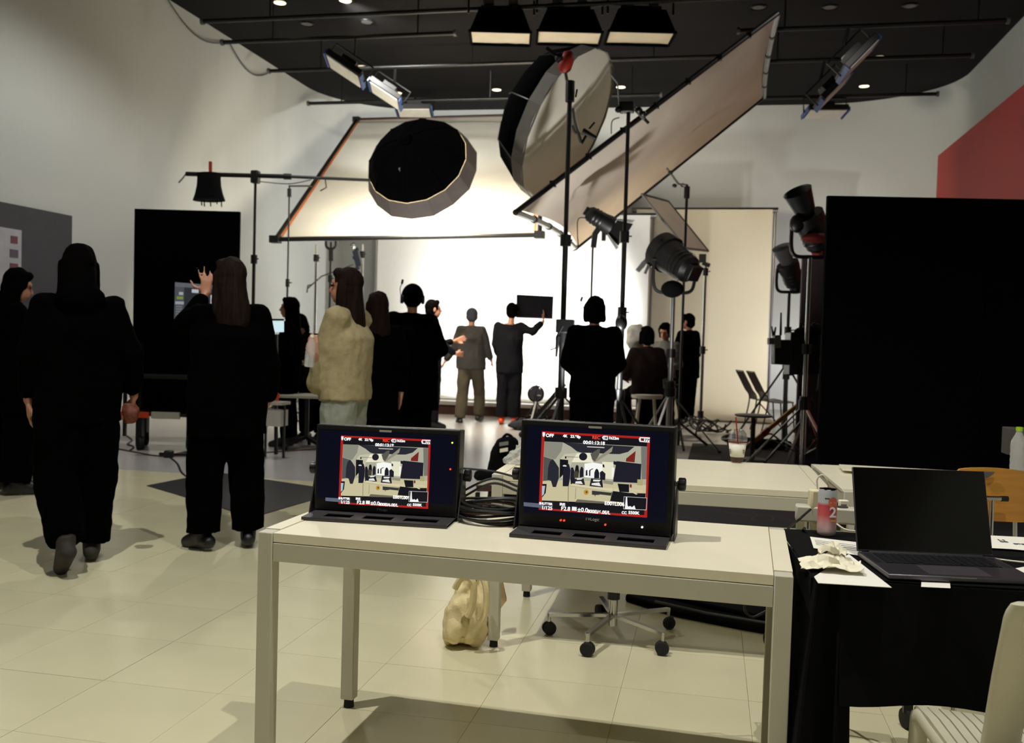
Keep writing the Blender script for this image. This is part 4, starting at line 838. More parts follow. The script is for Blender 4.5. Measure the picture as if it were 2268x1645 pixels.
# group at right
person('person in dark brown jumper sitting on a high stool among the cases', 1432, 11.4, 1.62, 20,
       dict(pel=(0, 0, .74), wai=(0, .01, .90), che=(0, .04, 1.08), nek=(0, .05, 1.25), hed=(0, .08, 1.41), shL=(-.165, .05, 1.205), shR=(.165, .05, 1.205), elL=(-.25, .08, .94), elR=(.25, .08, .94), wrL=(-.2, .28, .86), wrR=(.2, .28, .86), fiL=(-.12, .38, .86), fiR=(.12, .38, .86), hpL=(-.09, .02, .72), hpR=(.09, .02, .72), knL=(-.14, .42, .66), knR=(.14, .42, .66), anL=(-.14, .40, .25), anR=(.14, .40, .25), toL=(-.15, .56, .2), toR=(.15, .56, .2)),
       top=(M_cbrown, .68, 1.1, .068, .19), hair=('bob', M_hairb, 0), vox=.016)
t = thing('high_stool', 'pale topped high stool under the seated person', 'stool', ground(1432, 11.4)); g = ground(1432, 11.4)
MB().lathe([(.18, .60), (.19, .62), (.19, .645), (.17, .655)], g, n=20).build('seat', M_whitemetal, t)
for k in range(4): MB().cyl(g+V(math.cos(.8+k*1.571)*.2, math.sin(.8+k*1.571)*.2, 0), g+V(math.cos(.8+k*1.571)*.12, math.sin(.8+k*1.571)*.12, .6), .014, n=8).build('leg', M_whitemetal, t)
MB().tube([g+V(math.cos(a)*.178, math.sin(a)*.178, .2) for a in np.linspace(0, 6.283, 20)], .01, 6).build('foot_ring', M_whitemetal, t)
person('dark haired person partly hidden, just right of the seated person', 1468, 12.4, 1.52, 160, dict(wrL=(-.1, .25, 1.05), wrR=(.1, .25, 1.05), fiL=(-.03, .33, 1.05), fiR=(.03, .33, 1.05)), top=(mat('grey_shirt', (96, 98, 96), .9), .75, 1.0, .056, .165), hair=('bob', M_hairb, 0), head=(0, -25), vox=.016)
person('tall person in black top and shorts standing by the steel lamp stand', 1519, 14.8, 1.72, 55, dict(elR=(.22, -.02, 1.10), wrR=(.2, .1, .9), elL=(-.2, .1, 1.1), wrL=(-.1, .3, 1.05), fiL=(-.05, .4, 1.05)), top=(M_cblack, .72, 1.2, .075, .2), trou=(M_cblack, .125, .115, .06), hair=('short', M_hairb, 0), head=(10, -5), vox=.016)
# pale cloth beside the seated person
t = thing('draped_cloth', 'pale cloth hanging over a small stand left of the seated person', 'cloth', ground(1411, 11.9)); g = ground(1411, 11.9)
A = MB(); A.loft([(AZ(1408, 718, 11.9), CR*.06, CF*.05), (AZ(1408, 730, 11.9), CR*.12, CF*.09), (AZ(1408, 755, 11.9), CR*.13, CF*.1), (AZ(1410, 780, 11.9), CR*.08, CF*.07)], True, 16); remesh(A, 'cloth', .014, mat('pale_cloth', (176, 172, 160), .95), t, 2, .02, 9)
MB().cyl(g, AZ(1410, 770, 11.9)*V(0, 0, 1)+g*V(1, 1, 0), .015, n=8).build('pole', M_black, t)
for k in range(3): MB().bar(g+V(0, 0, .25), g+V(math.cos(2.094*k), math.sin(2.094*k), .02)*.3, .02).build('leg', M_black, t)
# bottle in the sweater wearer's hand, pouch in the walker's hand
def bottle(name, label, base, ax, h, r, body, capm, parent=None):
    t = thing(name, label, 'bottle', base)
    prof = [(r*.85, 0), (r, .01)]+[(r*(1-.05*(k % 2)), h*(.08+.06*k)) for k in range(9)]+[(r, h*.64), (r*.9, h*.72), (r*.45, h*.86), (r*.36, h*.9), (r*.36, h*.92)]
    MB().lathe(prof, base, ax, n=20).build('bottle_body', body, t); MB().lathe([(r*.42, h*.92), (r*.42, h)], base, ax, n=16).build('screw_cap', capm, t)
    return t
bottle('water_bottle', 'clear plastic bottle in the hand of the cream sweater wearer', AZ(684, 812, 5.9), nrm(V(.1, 0, 1)), .2, .032, M_film, M_diffw)
t = thing('snack_pouch', 'crumpled orange pouch hanging from the right hand of the walker', 'pouch', AZ(288, 935, 5.12))
A = MB(); A.loft([(AZ(289, 893, 5.13), CR*.03, CF*.02), (AZ(290, 908, 5.13), CR*.05, CF*.03), (AZ(288, 925, 5.13), CR*.045, CF*.035), (AZ(287, 936, 5.13), CR*.03, CF*.02)], True, 14); remesh(A, 'pouch', .009, mat('pouch', (96, 44, 24), .7), t, 1, .012, 25)
# ================================================================== desks
def desk(name, label, A, B, C, zt, leg=.045, apron=.052, top=.026):
    # A front-left, B front-right, C back-left (plan); local frame at A
    A = V(A[0], A[1], 0); B = V(B[0], B[1], 0); C = V(C[0], C[1], 0); L = np.linalg.norm(B-A); D = np.linalg.norm(C-A); rz = math.atan2(*(B-A)[[1, 0]])
    t = thing(name, label, 'desk', A, rz, local=True)
    for x in (0, L-leg):
        for y in (0, D-leg):
            lg = MB().box((x+leg/2, y+leg/2, (zt+.03)/2), (leg, leg, zt-.03)).build('leg', M_whitemetal, t, bevel=.003)
            MB().cyl((x+leg/2, y+leg/2, 0), (x+leg/2, y+leg/2, .03), .018, .016, n=12).build('levelling_foot', M_rubber, lg)
    MB().box((L/2, D/2, zt-top/2), (L-2*leg-.003, D-.004, top)).build('worktop', M_white, t, bevel=.0015)
    for x in (leg/2, L-leg/2): MB().box((x, D/2, zt-.004), (leg, D-2*leg-.002, .012)).build('end_strip', M_white, t)
    for x in (leg/2, L-leg/2): MB().box((x, D/2, zt-.04), (leg*.8, D-2*leg-.002, .055)).build('end_rail', M_whitemetal, t)
    for y in (.012, D-.012): MB().box((L/2, y, zt-top-.002-apron/2), (L-2*leg-.002, .022, apron)).build('apron', M_whitemetal, t, bevel=.002)
    return t
ZT = .72
desk('desk', 'white desk in the foreground carrying the two monitors', (-1.222, 2.429), (.213, 2.377), (-1.199, 3.06), ZT)
desk('desk', 'white desk in the second row with the iced coffee', (-.865, 3.775), (.477, 3.80), (-.88, 4.61), ZT)
desk('desk', 'white desk in the second row behind the laptop', (.522, 3.86), (1.95, 3.93), (.485, 4.70), ZT)
# ------------------------------------------------------------------ monitors
def homog(src, dst):
    A = []
    for (x, y), (u, v) in zip(src, dst): A += [[x, y, 1, 0, 0, 0, -u*x, -u*y], [0, 0, 0, x, y, 1, -v*x, -v*y]]
    h = np.linalg.solve(np.array(A, float), np.array([c for d in dst for c in d], float)); return np.append(h, 1).reshape(3, 3)
HM = homog([(110, 85), (1915, 180), (1860, 1555), (60, 1400)], [(0, 1), (1, 1), (1, 0), (0, 0)])
def hp(p): q = HM@V(p[0], p[1], 1); return q[:2]/q[2]
BK, WL, DK = (14, 14, 22), (178, 177, 156), (26, 26, 40)
PIC = [(BK, [(110, 85), (1915, 180), (1860, 1555), (60, 1400)]),
 ((178, 32, 26), [(110, 85), (1915, 180), (1912, 220), (107, 120)]), ((178, 32, 26), [(110, 85), (155, 88), (112, 1400), (60, 1400)]), ((178, 32, 26), [(1868, 178), (1915, 180), (1860, 1555), (1812, 1550)]), ((178, 32, 26), [(62, 1370), (1862, 1515), (1860, 1555), (60, 1400)]),
 (WL, [(150, 255), (1865, 345), (1835, 1335), (112, 1245)]),
 ((140, 141, 126), [(150, 255), (460, 270), (430, 420), (330, 560), (145, 510)]), ((200, 198, 172), [(480, 470), (690, 450), (600, 620), (500, 900), (400, 860), (410, 560)]),
 ((40, 40, 50), [(455, 270), (1650, 345), (1540, 435), (1400, 472), (1290, 470), (910, 450), (760, 446), (690, 425), (590, 345)]),
 ((120, 120, 112), [(1760, 345), (1865, 345), (1850, 900), (1770, 900)]),
 ((82, 84, 84), [(142, 512), (305, 562), (330, 900), (128, 920)]),
 ((206, 197, 158), [(125, 930), (590, 900), (1300, 960), (1845, 1000), (1835, 1335), (112, 1245)]),
 ((240, 236, 208), [(690, 456), (905, 450), (960, 612), (600, 606)]),
 (DK, [(792+68*math.cos(a), 513+66*math.sin(a)) for a in np.linspace(0, 5.9, 16)]),
 (DK, [(490, 508), (516, 508), (516, 545), (490, 545)]), (DK, [(516, 509), (720, 522), (720, 528), (516, 516)]),
 ((92, 88, 82), [(915, 470), (1030, 390), (1075, 385), (1060, 480), (990, 600), (940, 560)]), ((150, 144, 128), [(1000, 560), (1290, 338), (1270, 430), (1010, 600)]),
 ((255, 255, 250), [(815, 630), (960, 612), (1110, 640), (1110, 850), (1030, 880), (810, 860)]), ((235, 232, 205), [(1110, 600), (1300, 610), (1290, 900), (1110, 880)]),
 ((124, 34, 30), [(1512, 545), (1670, 418), (1652, 612), (1505, 598)]), (DK, [(1352, 590), (1765, 640), (1750, 965), (1290, 940), (1330, 700)]),
 (DK, [(1300, 590), (1350, 600), (1340, 660), (1295, 640)]), ((248, 248, 240), [(1270, 700), (1315, 700), (1300, 850), (1270, 900)]),
 ((38, 38, 48), [(205, 900), (215, 700), (245, 590), (290, 555), (330, 600), (392, 700), (392, 870), (345, 1022), (292, 1022), (262, 920)]),
 (BK, [(408, 555), (545, 568), (545, 720), (402, 880)]), (DK, [(455, 1010), (460, 720), (520, 625), (560, 640), (585, 740), (575, 880), (552, 1012)]),
 ((230, 230, 230), [(455, 660), (490, 650), (520, 665), (515, 680), (460, 675)]),
 (DK, [(580, 880), (590, 700), (625, 690), (650, 760), (660, 940), (590, 980)]), (BK, [(670, 670), (690, 650), (715, 668), (725, 760), (715, 870), (640, 860), (655, 760)]),
 ((70, 64, 50), [(640, 780), (690, 745), (720, 790), (715, 870), (640, 868)]), (DK, [(755, 690), (775, 680), (798, 715), (798, 850), (735, 870), (735, 760)]),
 (DK, [(838, 745), (862, 735), (866, 830), (834, 835)]), (DK, [(892, 745), (920, 725), (960, 710), (960, 722), (915, 745), (912, 840), (890, 840)]),
 (DK, [(1000, 730), (1020, 715), (1042, 735), (1062, 790), (1060, 880), (975, 880), (980, 780)]), (DK, [(1070, 780), (1110, 750), (1165, 800), (1160, 910), (1075, 905)]), (DK, [(1115, 640), (1145, 650), (1150, 700), (1120, 690)]),
 ((30, 30, 40), [(630, 890), (800, 880), (825, 990), (625, 985)]), ((236, 236, 228), [(690, 875), (790, 880), (760, 900), (690, 905)]), ((236, 236, 228), [(670, 930), (760, 925), (790, 975), (660, 965)]),
 ((30, 30, 40), [(925, 880), (1110, 890), (1125, 1045), (900, 1010)]), ((236, 236, 228), [(960, 900), (1090, 905), (1060, 935), (960, 930)]), ((236, 236, 228), [(940, 960), (1060, 950), (1090, 1015), (930, 990)]),
 ((222, 212, 172), [(555, 992), (640, 968), (905, 1012), (1285, 1052), (1285, 1105)]), ((190, 182, 148), [(555, 992), (1285, 1105), (1285, 1125), (555, 1008)]),
 ((120, 118, 92), [(545, 1000), (555, 1000), (550, 1280), (540, 1280)]), ((120, 118, 92), [(672, 1040), (678, 1040), (668, 1225), (660, 1225)]), ((120, 118, 92), [(1262, 1110), (1280, 1110), (1268, 1260), (1250, 1260)]),
 ((196, 150, 50), [(845+42*math.cos(a), 1112+46*math.sin(a)) for a in np.linspace(0, 5.8, 12)]), ((90, 62, 24), [(835, 1100), (860, 1090), (868, 1120), (840, 1130)]),
 ((56, 54, 52), [(940, 1085), (1270, 1125), (1255, 1175), (1060, 1150), (1110, 1195), (1070, 1160), (1000, 1160), (995, 1195), (985, 1160), (940, 1155)]),
 ((108, 104, 88), [(700, 1230), (1200, 1280), (1190, 1310), (660, 1280)]),
 (BK, [(1368, 970), (1560, 985), (1560, 1120), (1400, 1110)]), (BK, [(1290, 1095), (1560, 1130), (1840, 1140), (1830, 1330), (1240, 1265)]),
 ((214, 205, 170), [(1295, 1060), (1370, 1050), (1400, 1110), (1300, 1095)]), ((214, 205, 170), [(1560, 1065), (1780, 1090), (1795, 1118), (1590, 1085)]), ((214, 205, 170), [(1565, 1100), (1620, 1100), (1705, 1150), (1680, 1160)]),
 ((178, 168, 118), [(1700, 900), (1795, 905), (1790, 1005), (1698, 1000)]), ((120, 50, 30), [(1570, 985), (1605, 985), (1605, 1040), (1570, 1035)]), ((150, 148, 128), [(1130, 910), (1300, 935), (1290, 990), (1130, 965)]),
 (BK, [(122, 968), (195, 968), (178, 1120), (120, 1195)]), ((176, 196, 206), [(118, 1000), (170, 1000), (150, 1140), (115, 1170)]),
 ((220, 215, 200), [(860, 338), (1148, 352), (1148, 368), (860, 352)]),
 (BK, [(1475, 1192), (1862, 1215), (1850, 1420), (1465, 1400)])]
WH = (250, 250, 250)
PIC += [(WH, [(1473, 1190), (1862, 1214), (1862, 1219), (1473, 1195)]), (WH, [(1473, 1190), (1478, 1190), (1470, 1400), (1465, 1400)]), (WH, [(1857, 1214), (1862, 1214), (1852, 1422), (1846, 1422)]), (WH, [(1465, 1397), (1850, 1417), (1850, 1423), (1465, 1402)]),
 (WH, [(1508, 1196), (1528, 1198), (1535, 1340), (1550, 1362), (1580, 1350), (1610, 1372), (1650, 1340), (1672, 1408), (1490, 1398)]),
 (WH, [(1725, 215), (1745, 180), (1912, 188), (1908, 275), (1740, 262)]), ((110, 18, 24), [(1760, 200), (1815, 204), (1815, 248), (1760, 244)]),
 (WH, [(1108, 188), (1135, 158), (1205, 162), (1205, 232), (1130, 226)]), (BK, [(1140, 175), (1150, 175), (1150, 215), (1140, 215)]), (BK, [(1165, 175), (1188, 177), (1188, 217), (1165, 215)]),
 (WH, [(125, 105), (150, 98), (168, 108), (168, 150), (150, 182), (128, 165)]), ((96, 104, 122), [(-180, 1270), (150, 1300), (150, 1372), (-180, 1335)]), (WH, [(612, 1352), (690, 1360), (688, 1425), (608, 1418)])]
def mon(label, name, loc, rz, w, h, sw, pic, brand, tilt, leds):
    # local: x right, y back, z up; origin middle of the bracket's front lip
    t = thing(name, label, 'monitor', loc, rz, local=True); y0 = .115; zb = .012
    Rt = rotx(-math.radians(tilt))                       # leaning back
    L = lambda x, y, z: V(0, y0, zb)+Rt@V(x, y, z)
    bd = MB()
    b_ = MB().box(L(0, .035, h/2), (w, .07, h), Rt).build('body', M_blackp, t, bevel=.004)
    MB().box(L(0, -.0012, h/2+.008), (w-.016, .004, h-.05), Rt).build('bezel', mat('bezel', (6, 6, 9), .3), t)
    bx, bz, pw, ph = pic
    MB().box(L(bx*.0+ (bx-bx), -.0026, h/2+.010), (sw, .004, h-.055), Rt).build('glass', mat('screen_glass', (8, 9, 20), .12, emit=(16, 17, 34), estr=.5), t)
    X = lambda u, v, d=0: L(bx+(u-.5)*pw, -.0052-d, bz+(v)*ph)
    s = MB()
    for k, (c, pts) in enumerate(PIC):
        s.add([X(*hp(p), .00006*k) for p in pts], [tuple(range(len(pts)))], c)
    o = s.build('picture', matcol('camera_picture', .92), t, smooth=0); paint(o, s.c)
    ux, uy = Rt@V(1, 0, 0), Rt@V(0, 0, 1); z = .0052+.00006*len(PIC)+.0004
    def T(body, p, hgt, m=M_txt, bold=.0003): q = hp(p); txt(body, ph*hgt*1.14, m, t, L(bx+(q[0]-.5)*pw, -z, bz+q[1]*ph), ux, uy, 'screen_text', bold=bold)
    T('OFF', (180, 178), .052); T('4K', (462, 182), .042); T('23.98p', (585, 190), .042); T('REC', (945, 212), .05, M_txtred); T('1h22m', (1215, 216), .042); T('77%', (1822, 258), .046, mat('screen_dark', (20, 10, 14), .4))
    T('00:01:13:18', (795, 295), .052); T('E001L006', (1150, 1325), .055); T('SHUTTER', (72, 1308), .036); T('1/125', (110, 1390), .055); T('IRIS', (408, 1328), .04); T('F2.8', (430, 1410), .062); T('±0.0', (700, 1435), .066); T('800EI/6.0E/L', (868, 1455), .05); T('CC', (1435, 1480), .04); T('5500K', (1548, 1482), .045)
    for k in range(3): s2 = MB()
    # recessed tally bar on top, logo, leds
    MB().box(L(-.005, -.004, h-.013), (.038, .004, .006), Rt).build('tally_bar', mat('tally', (150, 148, 136), .6), t)
    if brand: txt('TVLogic', .0125, mat('logo_print', (210, 208, 210), .5), t, L(-.024, -.0042, .03), ux, uy, 'logo')
    else: txt('TVLogic', .0105, mat('logo_dim', (90, 88, 90), .5), t, L(-.024, -.0042, .008), ux, uy, 'logo')
    for x, z_, m in leds: MB().cyl(L(x, -.006, z_), L(x, .0, z_), .0028, n=10).build('indicator', m, t)
    # yoke bracket
    P = [[V(x, y, z_) for x in (-w/2-.03, w/2+.03)] for y, z_ in ((0, .006), (.004, .0), (.19, 0))]
    pl = MB(); px_ = [-w/2-.002]; hs = [(-w*.27, .07), (0, .075), (w*.29, .085)]
    # plate with three slots: strips around the openings
    bw = w-.012
    for y_0, y_1 in ((0, .028), (.074, .2)): pl.box((0, (y_0+y_1)/2, .0085), (bw, y_1-y_0, .003))
    xs = [-bw/2]+[v for c, l in hs for v in (c-l*.6, c+l*.6)]+[bw/2]
    for k in range(0, len(xs), 2): pl.box(((xs[k]+xs[k+1])/2, .051, .0085), (xs[k+1]-xs[k], .046, .003))
    pl.box((0, .0015, .004), (bw, .003, .008)); pl.build('base_plate', mat('plate_metal', (52, 49, 52), .45), t, smooth=0)
    MB().box((0, .1, .001), (bw-.004, .19, .002)).build('slot_floor', M_flat, t)
    for k in (-1, 1):
        a = MB(); a.prism([V(k*(w/2+.008), y0-.02, .004), V(k*(w/2+.008), .2, .004), V(k*(w/2+.008), y0+.075, h*.52), V(k*(w/2+.008), y0+.035, h*.52)], V(-k*.004, 0, 0)); a.build('side_arm', mat('arm_metal', (28, 27, 28), .4), t, smooth=0)
        kn = MB().lathe([(.017, 0), (.019, .003), (.019, .018), (.015, .021)], L(k*(w/2+.004), .045, h*.47)+V(k*.005, 0, 0), V(k, 0, 0), n=16).build('clamp_knob', M_blackp, t)
        MB().bar(L(k*(w/2), .045, h*.47), L(k*(w/2), .045, h*.47)+V(k*.02, 0, 0), .012).build('stud', M_steel, kn)
    return t
p0, p1 = G(678, 1153, ZT), G(1010, 1173, ZT); c = (p0+p1)/2
mon('smaller black monitor on the white desk, left', 'monitor', (c[0]-.022, c[1], ZT+.001), math.atan2(p1[1]-p0[1], p1[0]-p0[0]), .455, .264, .43, (-.004, .022, .284, .210), False, 3, [(.205, .225, M_ledyel), (.202, .145, M_ledred)])
p0, p1 = G(1135, 1190, ZT), G(1487, 1219, ZT); c = (p0+p1)/2
mon('larger black monitor on the white desk, right', 'monitor', (c[0]-.012, c[1], ZT+.001), math.atan2(p1[1]-p0[1], p1[0]-p0[0]), .449, .310, .412, (-.004, .050, .314, .228), True, 3, [(-.085, .024, M_ledred), (-.095, .024, M_ledred), (.035, .021, M_ledred), (.14, .022, M_ledwh)])
# cable coil between the monitors
c = G(1092, 1152, ZT); t = thing('cable_coil', 'thick coil of black cable between the two monitors', 'cable', (c[0], c[1], ZT))
for k in range(8):
    r0 = .10+.006*(k % 3); z = ZT+.008+.0085*k*.8
    MB().tube([V(c[0]+math.cos(a)*(r0+.006*math.sin(3*a+k)), c[1]+math.sin(a)*(r0*.95), z+.005*math.sin(2*a+k)) for a in np.linspace(0, 6.2832, 40)], .0045, 7).build('cable_turn', M_cable if k % 4 else M_cablebr, t)
for k, (u, v) in enumerate(((.0, .085), (.02, .1))):
    MB().tube(bez([c+V(-.12, .03, .05+u), c+V(-.02, .05, v+.02), c+V(.06, .06, v), c+V(.13, .06, v-.02)], 8), .004, 6).build('cable_tail', M_cable, t)
MB().tube(bez([c+V(-.13, .1, .14), c+V(-.02, .1, .135), c+V(.1, .1, .11), c+V(.16, .1, .10)], 8), .0035, 6).build('cable_tail', M_cable, t)
MB().tube(bez([c+V(.10, .04, .02), c+V(.105, .05, .06), c+V(.12, .05, .10)], 6), .003, 6).build('yellow_tie', mat('yellow_cord', (170, 140, 50), .6), t)
# ------------------------------------------------------------------ things on the second row
c = G(1632, 1024, ZT); t = thing('iced_coffee_cup', 'plastic cup of iced coffee with dome lid and red straw', 'cup', (c[0], c[1], ZT))
MB().lathe([(.029, .001), (.030, .003), (.041, .10), (.042, .105)], c, n=28).build('cup', M_clear, t); MB().lathe([(.027, .004), (.0385, .088)], c, n=28).build('coffee', M_coffee, t)
sl = MB().lathe([(.0325, .028), (.0415, .092)], c, n=28, caps=False).build('paper_sleeve', M_paper, t, solid=.001)
for k, a in enumerate((-2.6, -.75)):
    for j in range(3): MB().box(c+V(math.cos(a+.05*j)*.040, math.sin(a+.05*j)*.040, .062-.008*j), (.012, .002, .003), rotz(a+1.57)).build('sleeve_print', M_ink, sl)
MB().lathe([(.044, .103), (.046, .108), (.046, .114), (.043, .118), (.040, .138), (.030, .153), (.014, .160), (.008, .160)], c, n=28, caps=False).build('dome_lid', M_clear, t, solid=.0012)
MB().lathe([(.044, .096), (.044, .103)], c, n=28, caps=False).build('coffee_line', mat('coffee_ring', (110, 50, 28), .4), t)
MB().cyl(c+V(.002, 0, .09), c+V(-.012, .01, .215), .0035, n=8).build('straw', M_redp, t)
c = G(1138, 1030, ZT); t = thing('plastic_bag', 'crumpled clear plastic bag on the second desk behind the right monitor', 'bag', (c[0], c[1], ZT))
A = MB(); A.ell(c+V(.03, .06, .035), (.07, .07, .04)); A.ell(c+V(.08, .08, .04), (.05, .06, .045)); A.ell(c+V(-.01, .04, .02), (.03, .04, .02)); remesh(A, 'film', .006, M_film, t, 0, .035, 24)
MB().box(c+V(.03, .05, .004), (.1, .08, .006)).build('card_inside', M_paper, t)
# ------------------------------------------------------------------ black-clothed desk with laptop
dA, dB = V(.262, 2.40), V(2.0, 2.52); ux_ = nrm(V(*(dB-dA), 0)); uy_ = V(-ux_[1], ux_[0], 0); DD = .60; A0 = V(dA[0], dA[1], 0); DL = np.linalg.norm(dB-dA)
desk('desk', 'desk hidden under the black cloth at right', A0[:2]+ux_[:2]*.03+uy_[:2]*.03, A0[:2]+ux_[:2]*(DL-.03)+uy_[:2]*.03, A0[:2]+ux_[:2]*.03+uy_[:2]*(DD-.03), .708)
t = thing('table_cloth', 'black cloth over the laptop desk hanging low with folded corner', 'tablecloth', A0+V(0, 0, .3)); ZC_ = .716
MB().sheet([[A0+ux_*DL*i/14+uy_*DD*j/6+V(0, 0, ZC_+.0012*math.sin(i*2.1+j)) for j in range(7)] for i in range(15)], V(0, 0, .003)).build('top', M_bcloth, t)
P = []
for j in range(13):
    v = j/12; z = ZC_-(ZC_-.425)*v; row = []
    for i in range(41):
        u = .06+(DL-.06)*i/40; off = .012+(.045*v)*(1+math.sin(u*11+1.3*math.sin(u*4)))*.5+.01*v
        row.append(A0+ux_*u-uy_*off+V(0, 0, z+.008*math.sin(u*7)*v))
    P.append(row)
MB().sheet(P, uy_*.003).build('front_drop', M_bcloth, t)
P = []                                              # corner fold falling towards the floor
for j in range(13):
    v = j/12; z = ZC_-.70*v; row = []
    for i in range(25):
        a = i/24; sw_ = math.sin(a*math.pi*5)*(.012+.03*v)
        p = A0+ux_*(.085-.105*min(1, a*1.35)*(1+.9*v)+.012*v)+uy_*(-.012-.05*v+max(0, a-.55)*.3)+V(0, 0, z-.04*v*math.cos(a*6)) - uy_*sw_*.9-ux_*sw_*.5
        row.append(p)
    P.append(row)
MB().sheet(P, uy_*.003).build('corner_fold', M_bcloth, t)
P = [[A0+uy_*(DD*i/16)-ux_*(.006+.006*math.sin(i*1.3)*j/8)+V(0, 0, ZC_-(.40+.10*math.sin(i*.5))*j/8) for j in range(9)] for i in range(17)]
MB().sheet(P, ux_*.003).build('side_drop', M_bcloth, t)
tl = [G(1686, 1300, .5), G(1700, 1400, .42), G(1692, 1578, .10), G(1720, 1592, .09)]
q = AZ(1725, 1310, 3.0); P = [[AZ(1712+16*a-19*v*(1-a), 1345+235*v+14*a*v, 3.02+.1*a) for a in (0, .5, 1)] for v in np.linspace(0, 1, 8)]
MB().sheet(P, ux_*.003).build('back_corner', M_bcloth, t)
ZL = ZC_+.005
def sheet_paper(name, label, pts, m=M_paper, curl=.0, z=ZL, cat='paper', th=.0006):
    q = [G(*p, z) for p in pts]; t = thing(name, label, cat, sum(q)/4)
    P = [[(q[0]*(1-a)+q[1]*a)*(1-b_)+(q[3]*(1-a)+q[2]*a)*b_+V(0, 0, curl*math.sin(a*3.1)*(b_)+.0005) for b_ in np.linspace(0, 1, 5)] for a in np.linspace(0, 1, 5)]
    MB().sheet(P, V(0, 0, th)).build('sheet', m, t); return t, q
t, q = sheet_paper('document', 'printed sheet just in front of the drink can', [(1794, 1189), (1905, 1202), (1910, 1232), (1802, 1214)])
for k in range(4): a = .3+.13*k; MB().bar(q[0]*(1-a)+q[3]*a+V(.01, 0, .0016), (q[1]*(1-a)+q[2]*a)*.9+(q[0]*(1-a)+q[3]*a)*.1+V(0, 0, .0016), .0025, .0006).build('printed_line', M_ink if k in (1, 2) else M_print, t)
t, q = sheet_paper('document', 'blank white sheets under the left corner of the laptop', [(1803, 1278), (1880, 1228), (1975, 1302), (1812, 1292)], z=ZL-.0025, th=.0012)
t, q = sheet_paper('document', 'white sheet peeking out under the front of the laptop', [(2040, 1300), (2105, 1303), (2100, 1240), (2045, 1240)], z=ZL-.003)
t, q = sheet_paper('document', 'white page printed with upside-down numbers right of the laptop', [(2150, 1184), (2268, 1190), (2330, 1226), (2150, 1213)], curl=.004)
e1_ = -nrm(q[1]-q[0]); e2_ = nrm(np.cross(V(0, 0, 1), e1_))
for body, px_, py_ in (('L1', 2212, 1196), ('08', 2217, 1200), ('89893', 2247, 1205)): txt(body, .022, M_ink, t, G(px_, py_, ZL+.004), -e1_, e2_*-1 if False else nrm(np.cross(V(0, 0, 1), -e1_)), 'printed_number', bold=.0006)
t, q = sheet_paper('document', 'white sheet with curled edge at the right edge of the picture', [(2232, 1262), (2300, 1250), (2360, 1300), (2290, 1296)], curl=.006)
# tissue
c = G(1838, 1238, ZL+.02); t = thing('tissue', 'crumpled cream paper napkin beside the laptop', 'napkin', (c[0], c[1], ZL))
P = []
for i in range(15):
    row = []
    for j in range(15):
        x, y = (i-7)/7, (j-7)/7; p = Vector((x*2.1, y*2.1, 3.3)); r = math.hypot(x, y)
        row.append(V(c[0]+x*.072+.012*noise.noise(p*2), c[1]-.01+y*.062+.012*noise.noise(p*2.3+Vector((5, 0, 0))), ZL+.004+max(0, (.026*(1-r*.7)+.032*abs(noise.noise(p*1.4))+.012*noise.noise(p*3.3))*(1.15-r*.6))))
    P.append(row)
MB().sheet(P, V(0, 0, .001)).build('napkin', M_tissue, t, smooth=25)
P = [[p*V(1, 1, 0)*.8+V(c[0], c[1], 0)*.2+V(.004, .012, ZL+.02+(p[2]-ZL)*1.05) for p in r[3:12]] for r in P[3:12]]
MB().sheet(P, V(0, 0, .001)).build('napkin_fold', M_tissue, t, smooth=25)
# can
c = G(1830, 1184, ZL); t = thing('drink_can', 'slim pink and white drink can with a big figure 2', 'can', (c[0], c[1], ZL)); r = .0275; h = .138
m = mat('can_print', (214, 208, 206), .35, .2); nt = m.node_tree; b_ = nt.nodes['Principled BSDF']
for l in list(b_.inputs['Base Color'].links): nt.links.remove(l)
tc = nt.nodes.new('ShaderNodeTexCoord'); sx = nt.nodes.new('ShaderNodeSeparateXYZ'); rm = nt.nodes.new('ShaderNodeValToRGB'); mr = nt.nodes.new('ShaderNodeMapRange')
nt.links.new(tc.outputs['Object'], sx.inputs[0]); nt.links.new(sx.outputs[2], mr.inputs[0]); mr.inputs[1].default_value = 0; mr.inputs[2].default_value = h
el = rm.color_ramp.elements; el[0].position = .0; el[0].color = (*lin((222, 196, 196)), 1); el[1].position = .99; el[1].color = (*lin((190, 192, 196)), 1)
for p, cl in ((.18, (226, 190, 190)), (.45, (214, 92, 96)), (.66, (208, 74, 84)), (.72, (196, 196, 198)), (.735, (196, 196, 198))):
    e = el.new(p); e.color = (*lin(cl), 1)
nt.links.new(mr.outputs[0], rm.inputs[0]); nt.links.new(rm.outputs[0], b_.inputs['Base Color'])
MB().lathe([(r*.82, 0), (r*.95, .004), (r, .012), (r, h-.016), (r*.94, h-.006), (r*.9, h-.002)], c, n=36).build('can_body', m, t)
MB().lathe([(r*.9, h-.002), (r*.93, h), (r*.88, h), (r*.86, h-.005)], c, n=36).build('rim', M_chrome, t); MB().cyl(c+V(0, 0, h-.006), c+V(0, 0, h-.004), r*.86, n=30).build('lid', M_steel, t)
MB().prism([c+V(math.cos(a)*.008+.004, math.sin(a)*.011-.002, h-.0035) for a in np.linspace(0, 5.8, 12)], V(0, 0, .0014)).build('pull_tab', M_chrome, t)
fd_ = nrm(-c*V(1, 1, 0)); rt_ = V(-fd_[1], fd_[0], 0)
def oncan(th, z, rr=.0004): d = fd_*math.cos(th)+rt_*math.sin(th); return c+d*(r+rr)+V(0, 0, z)
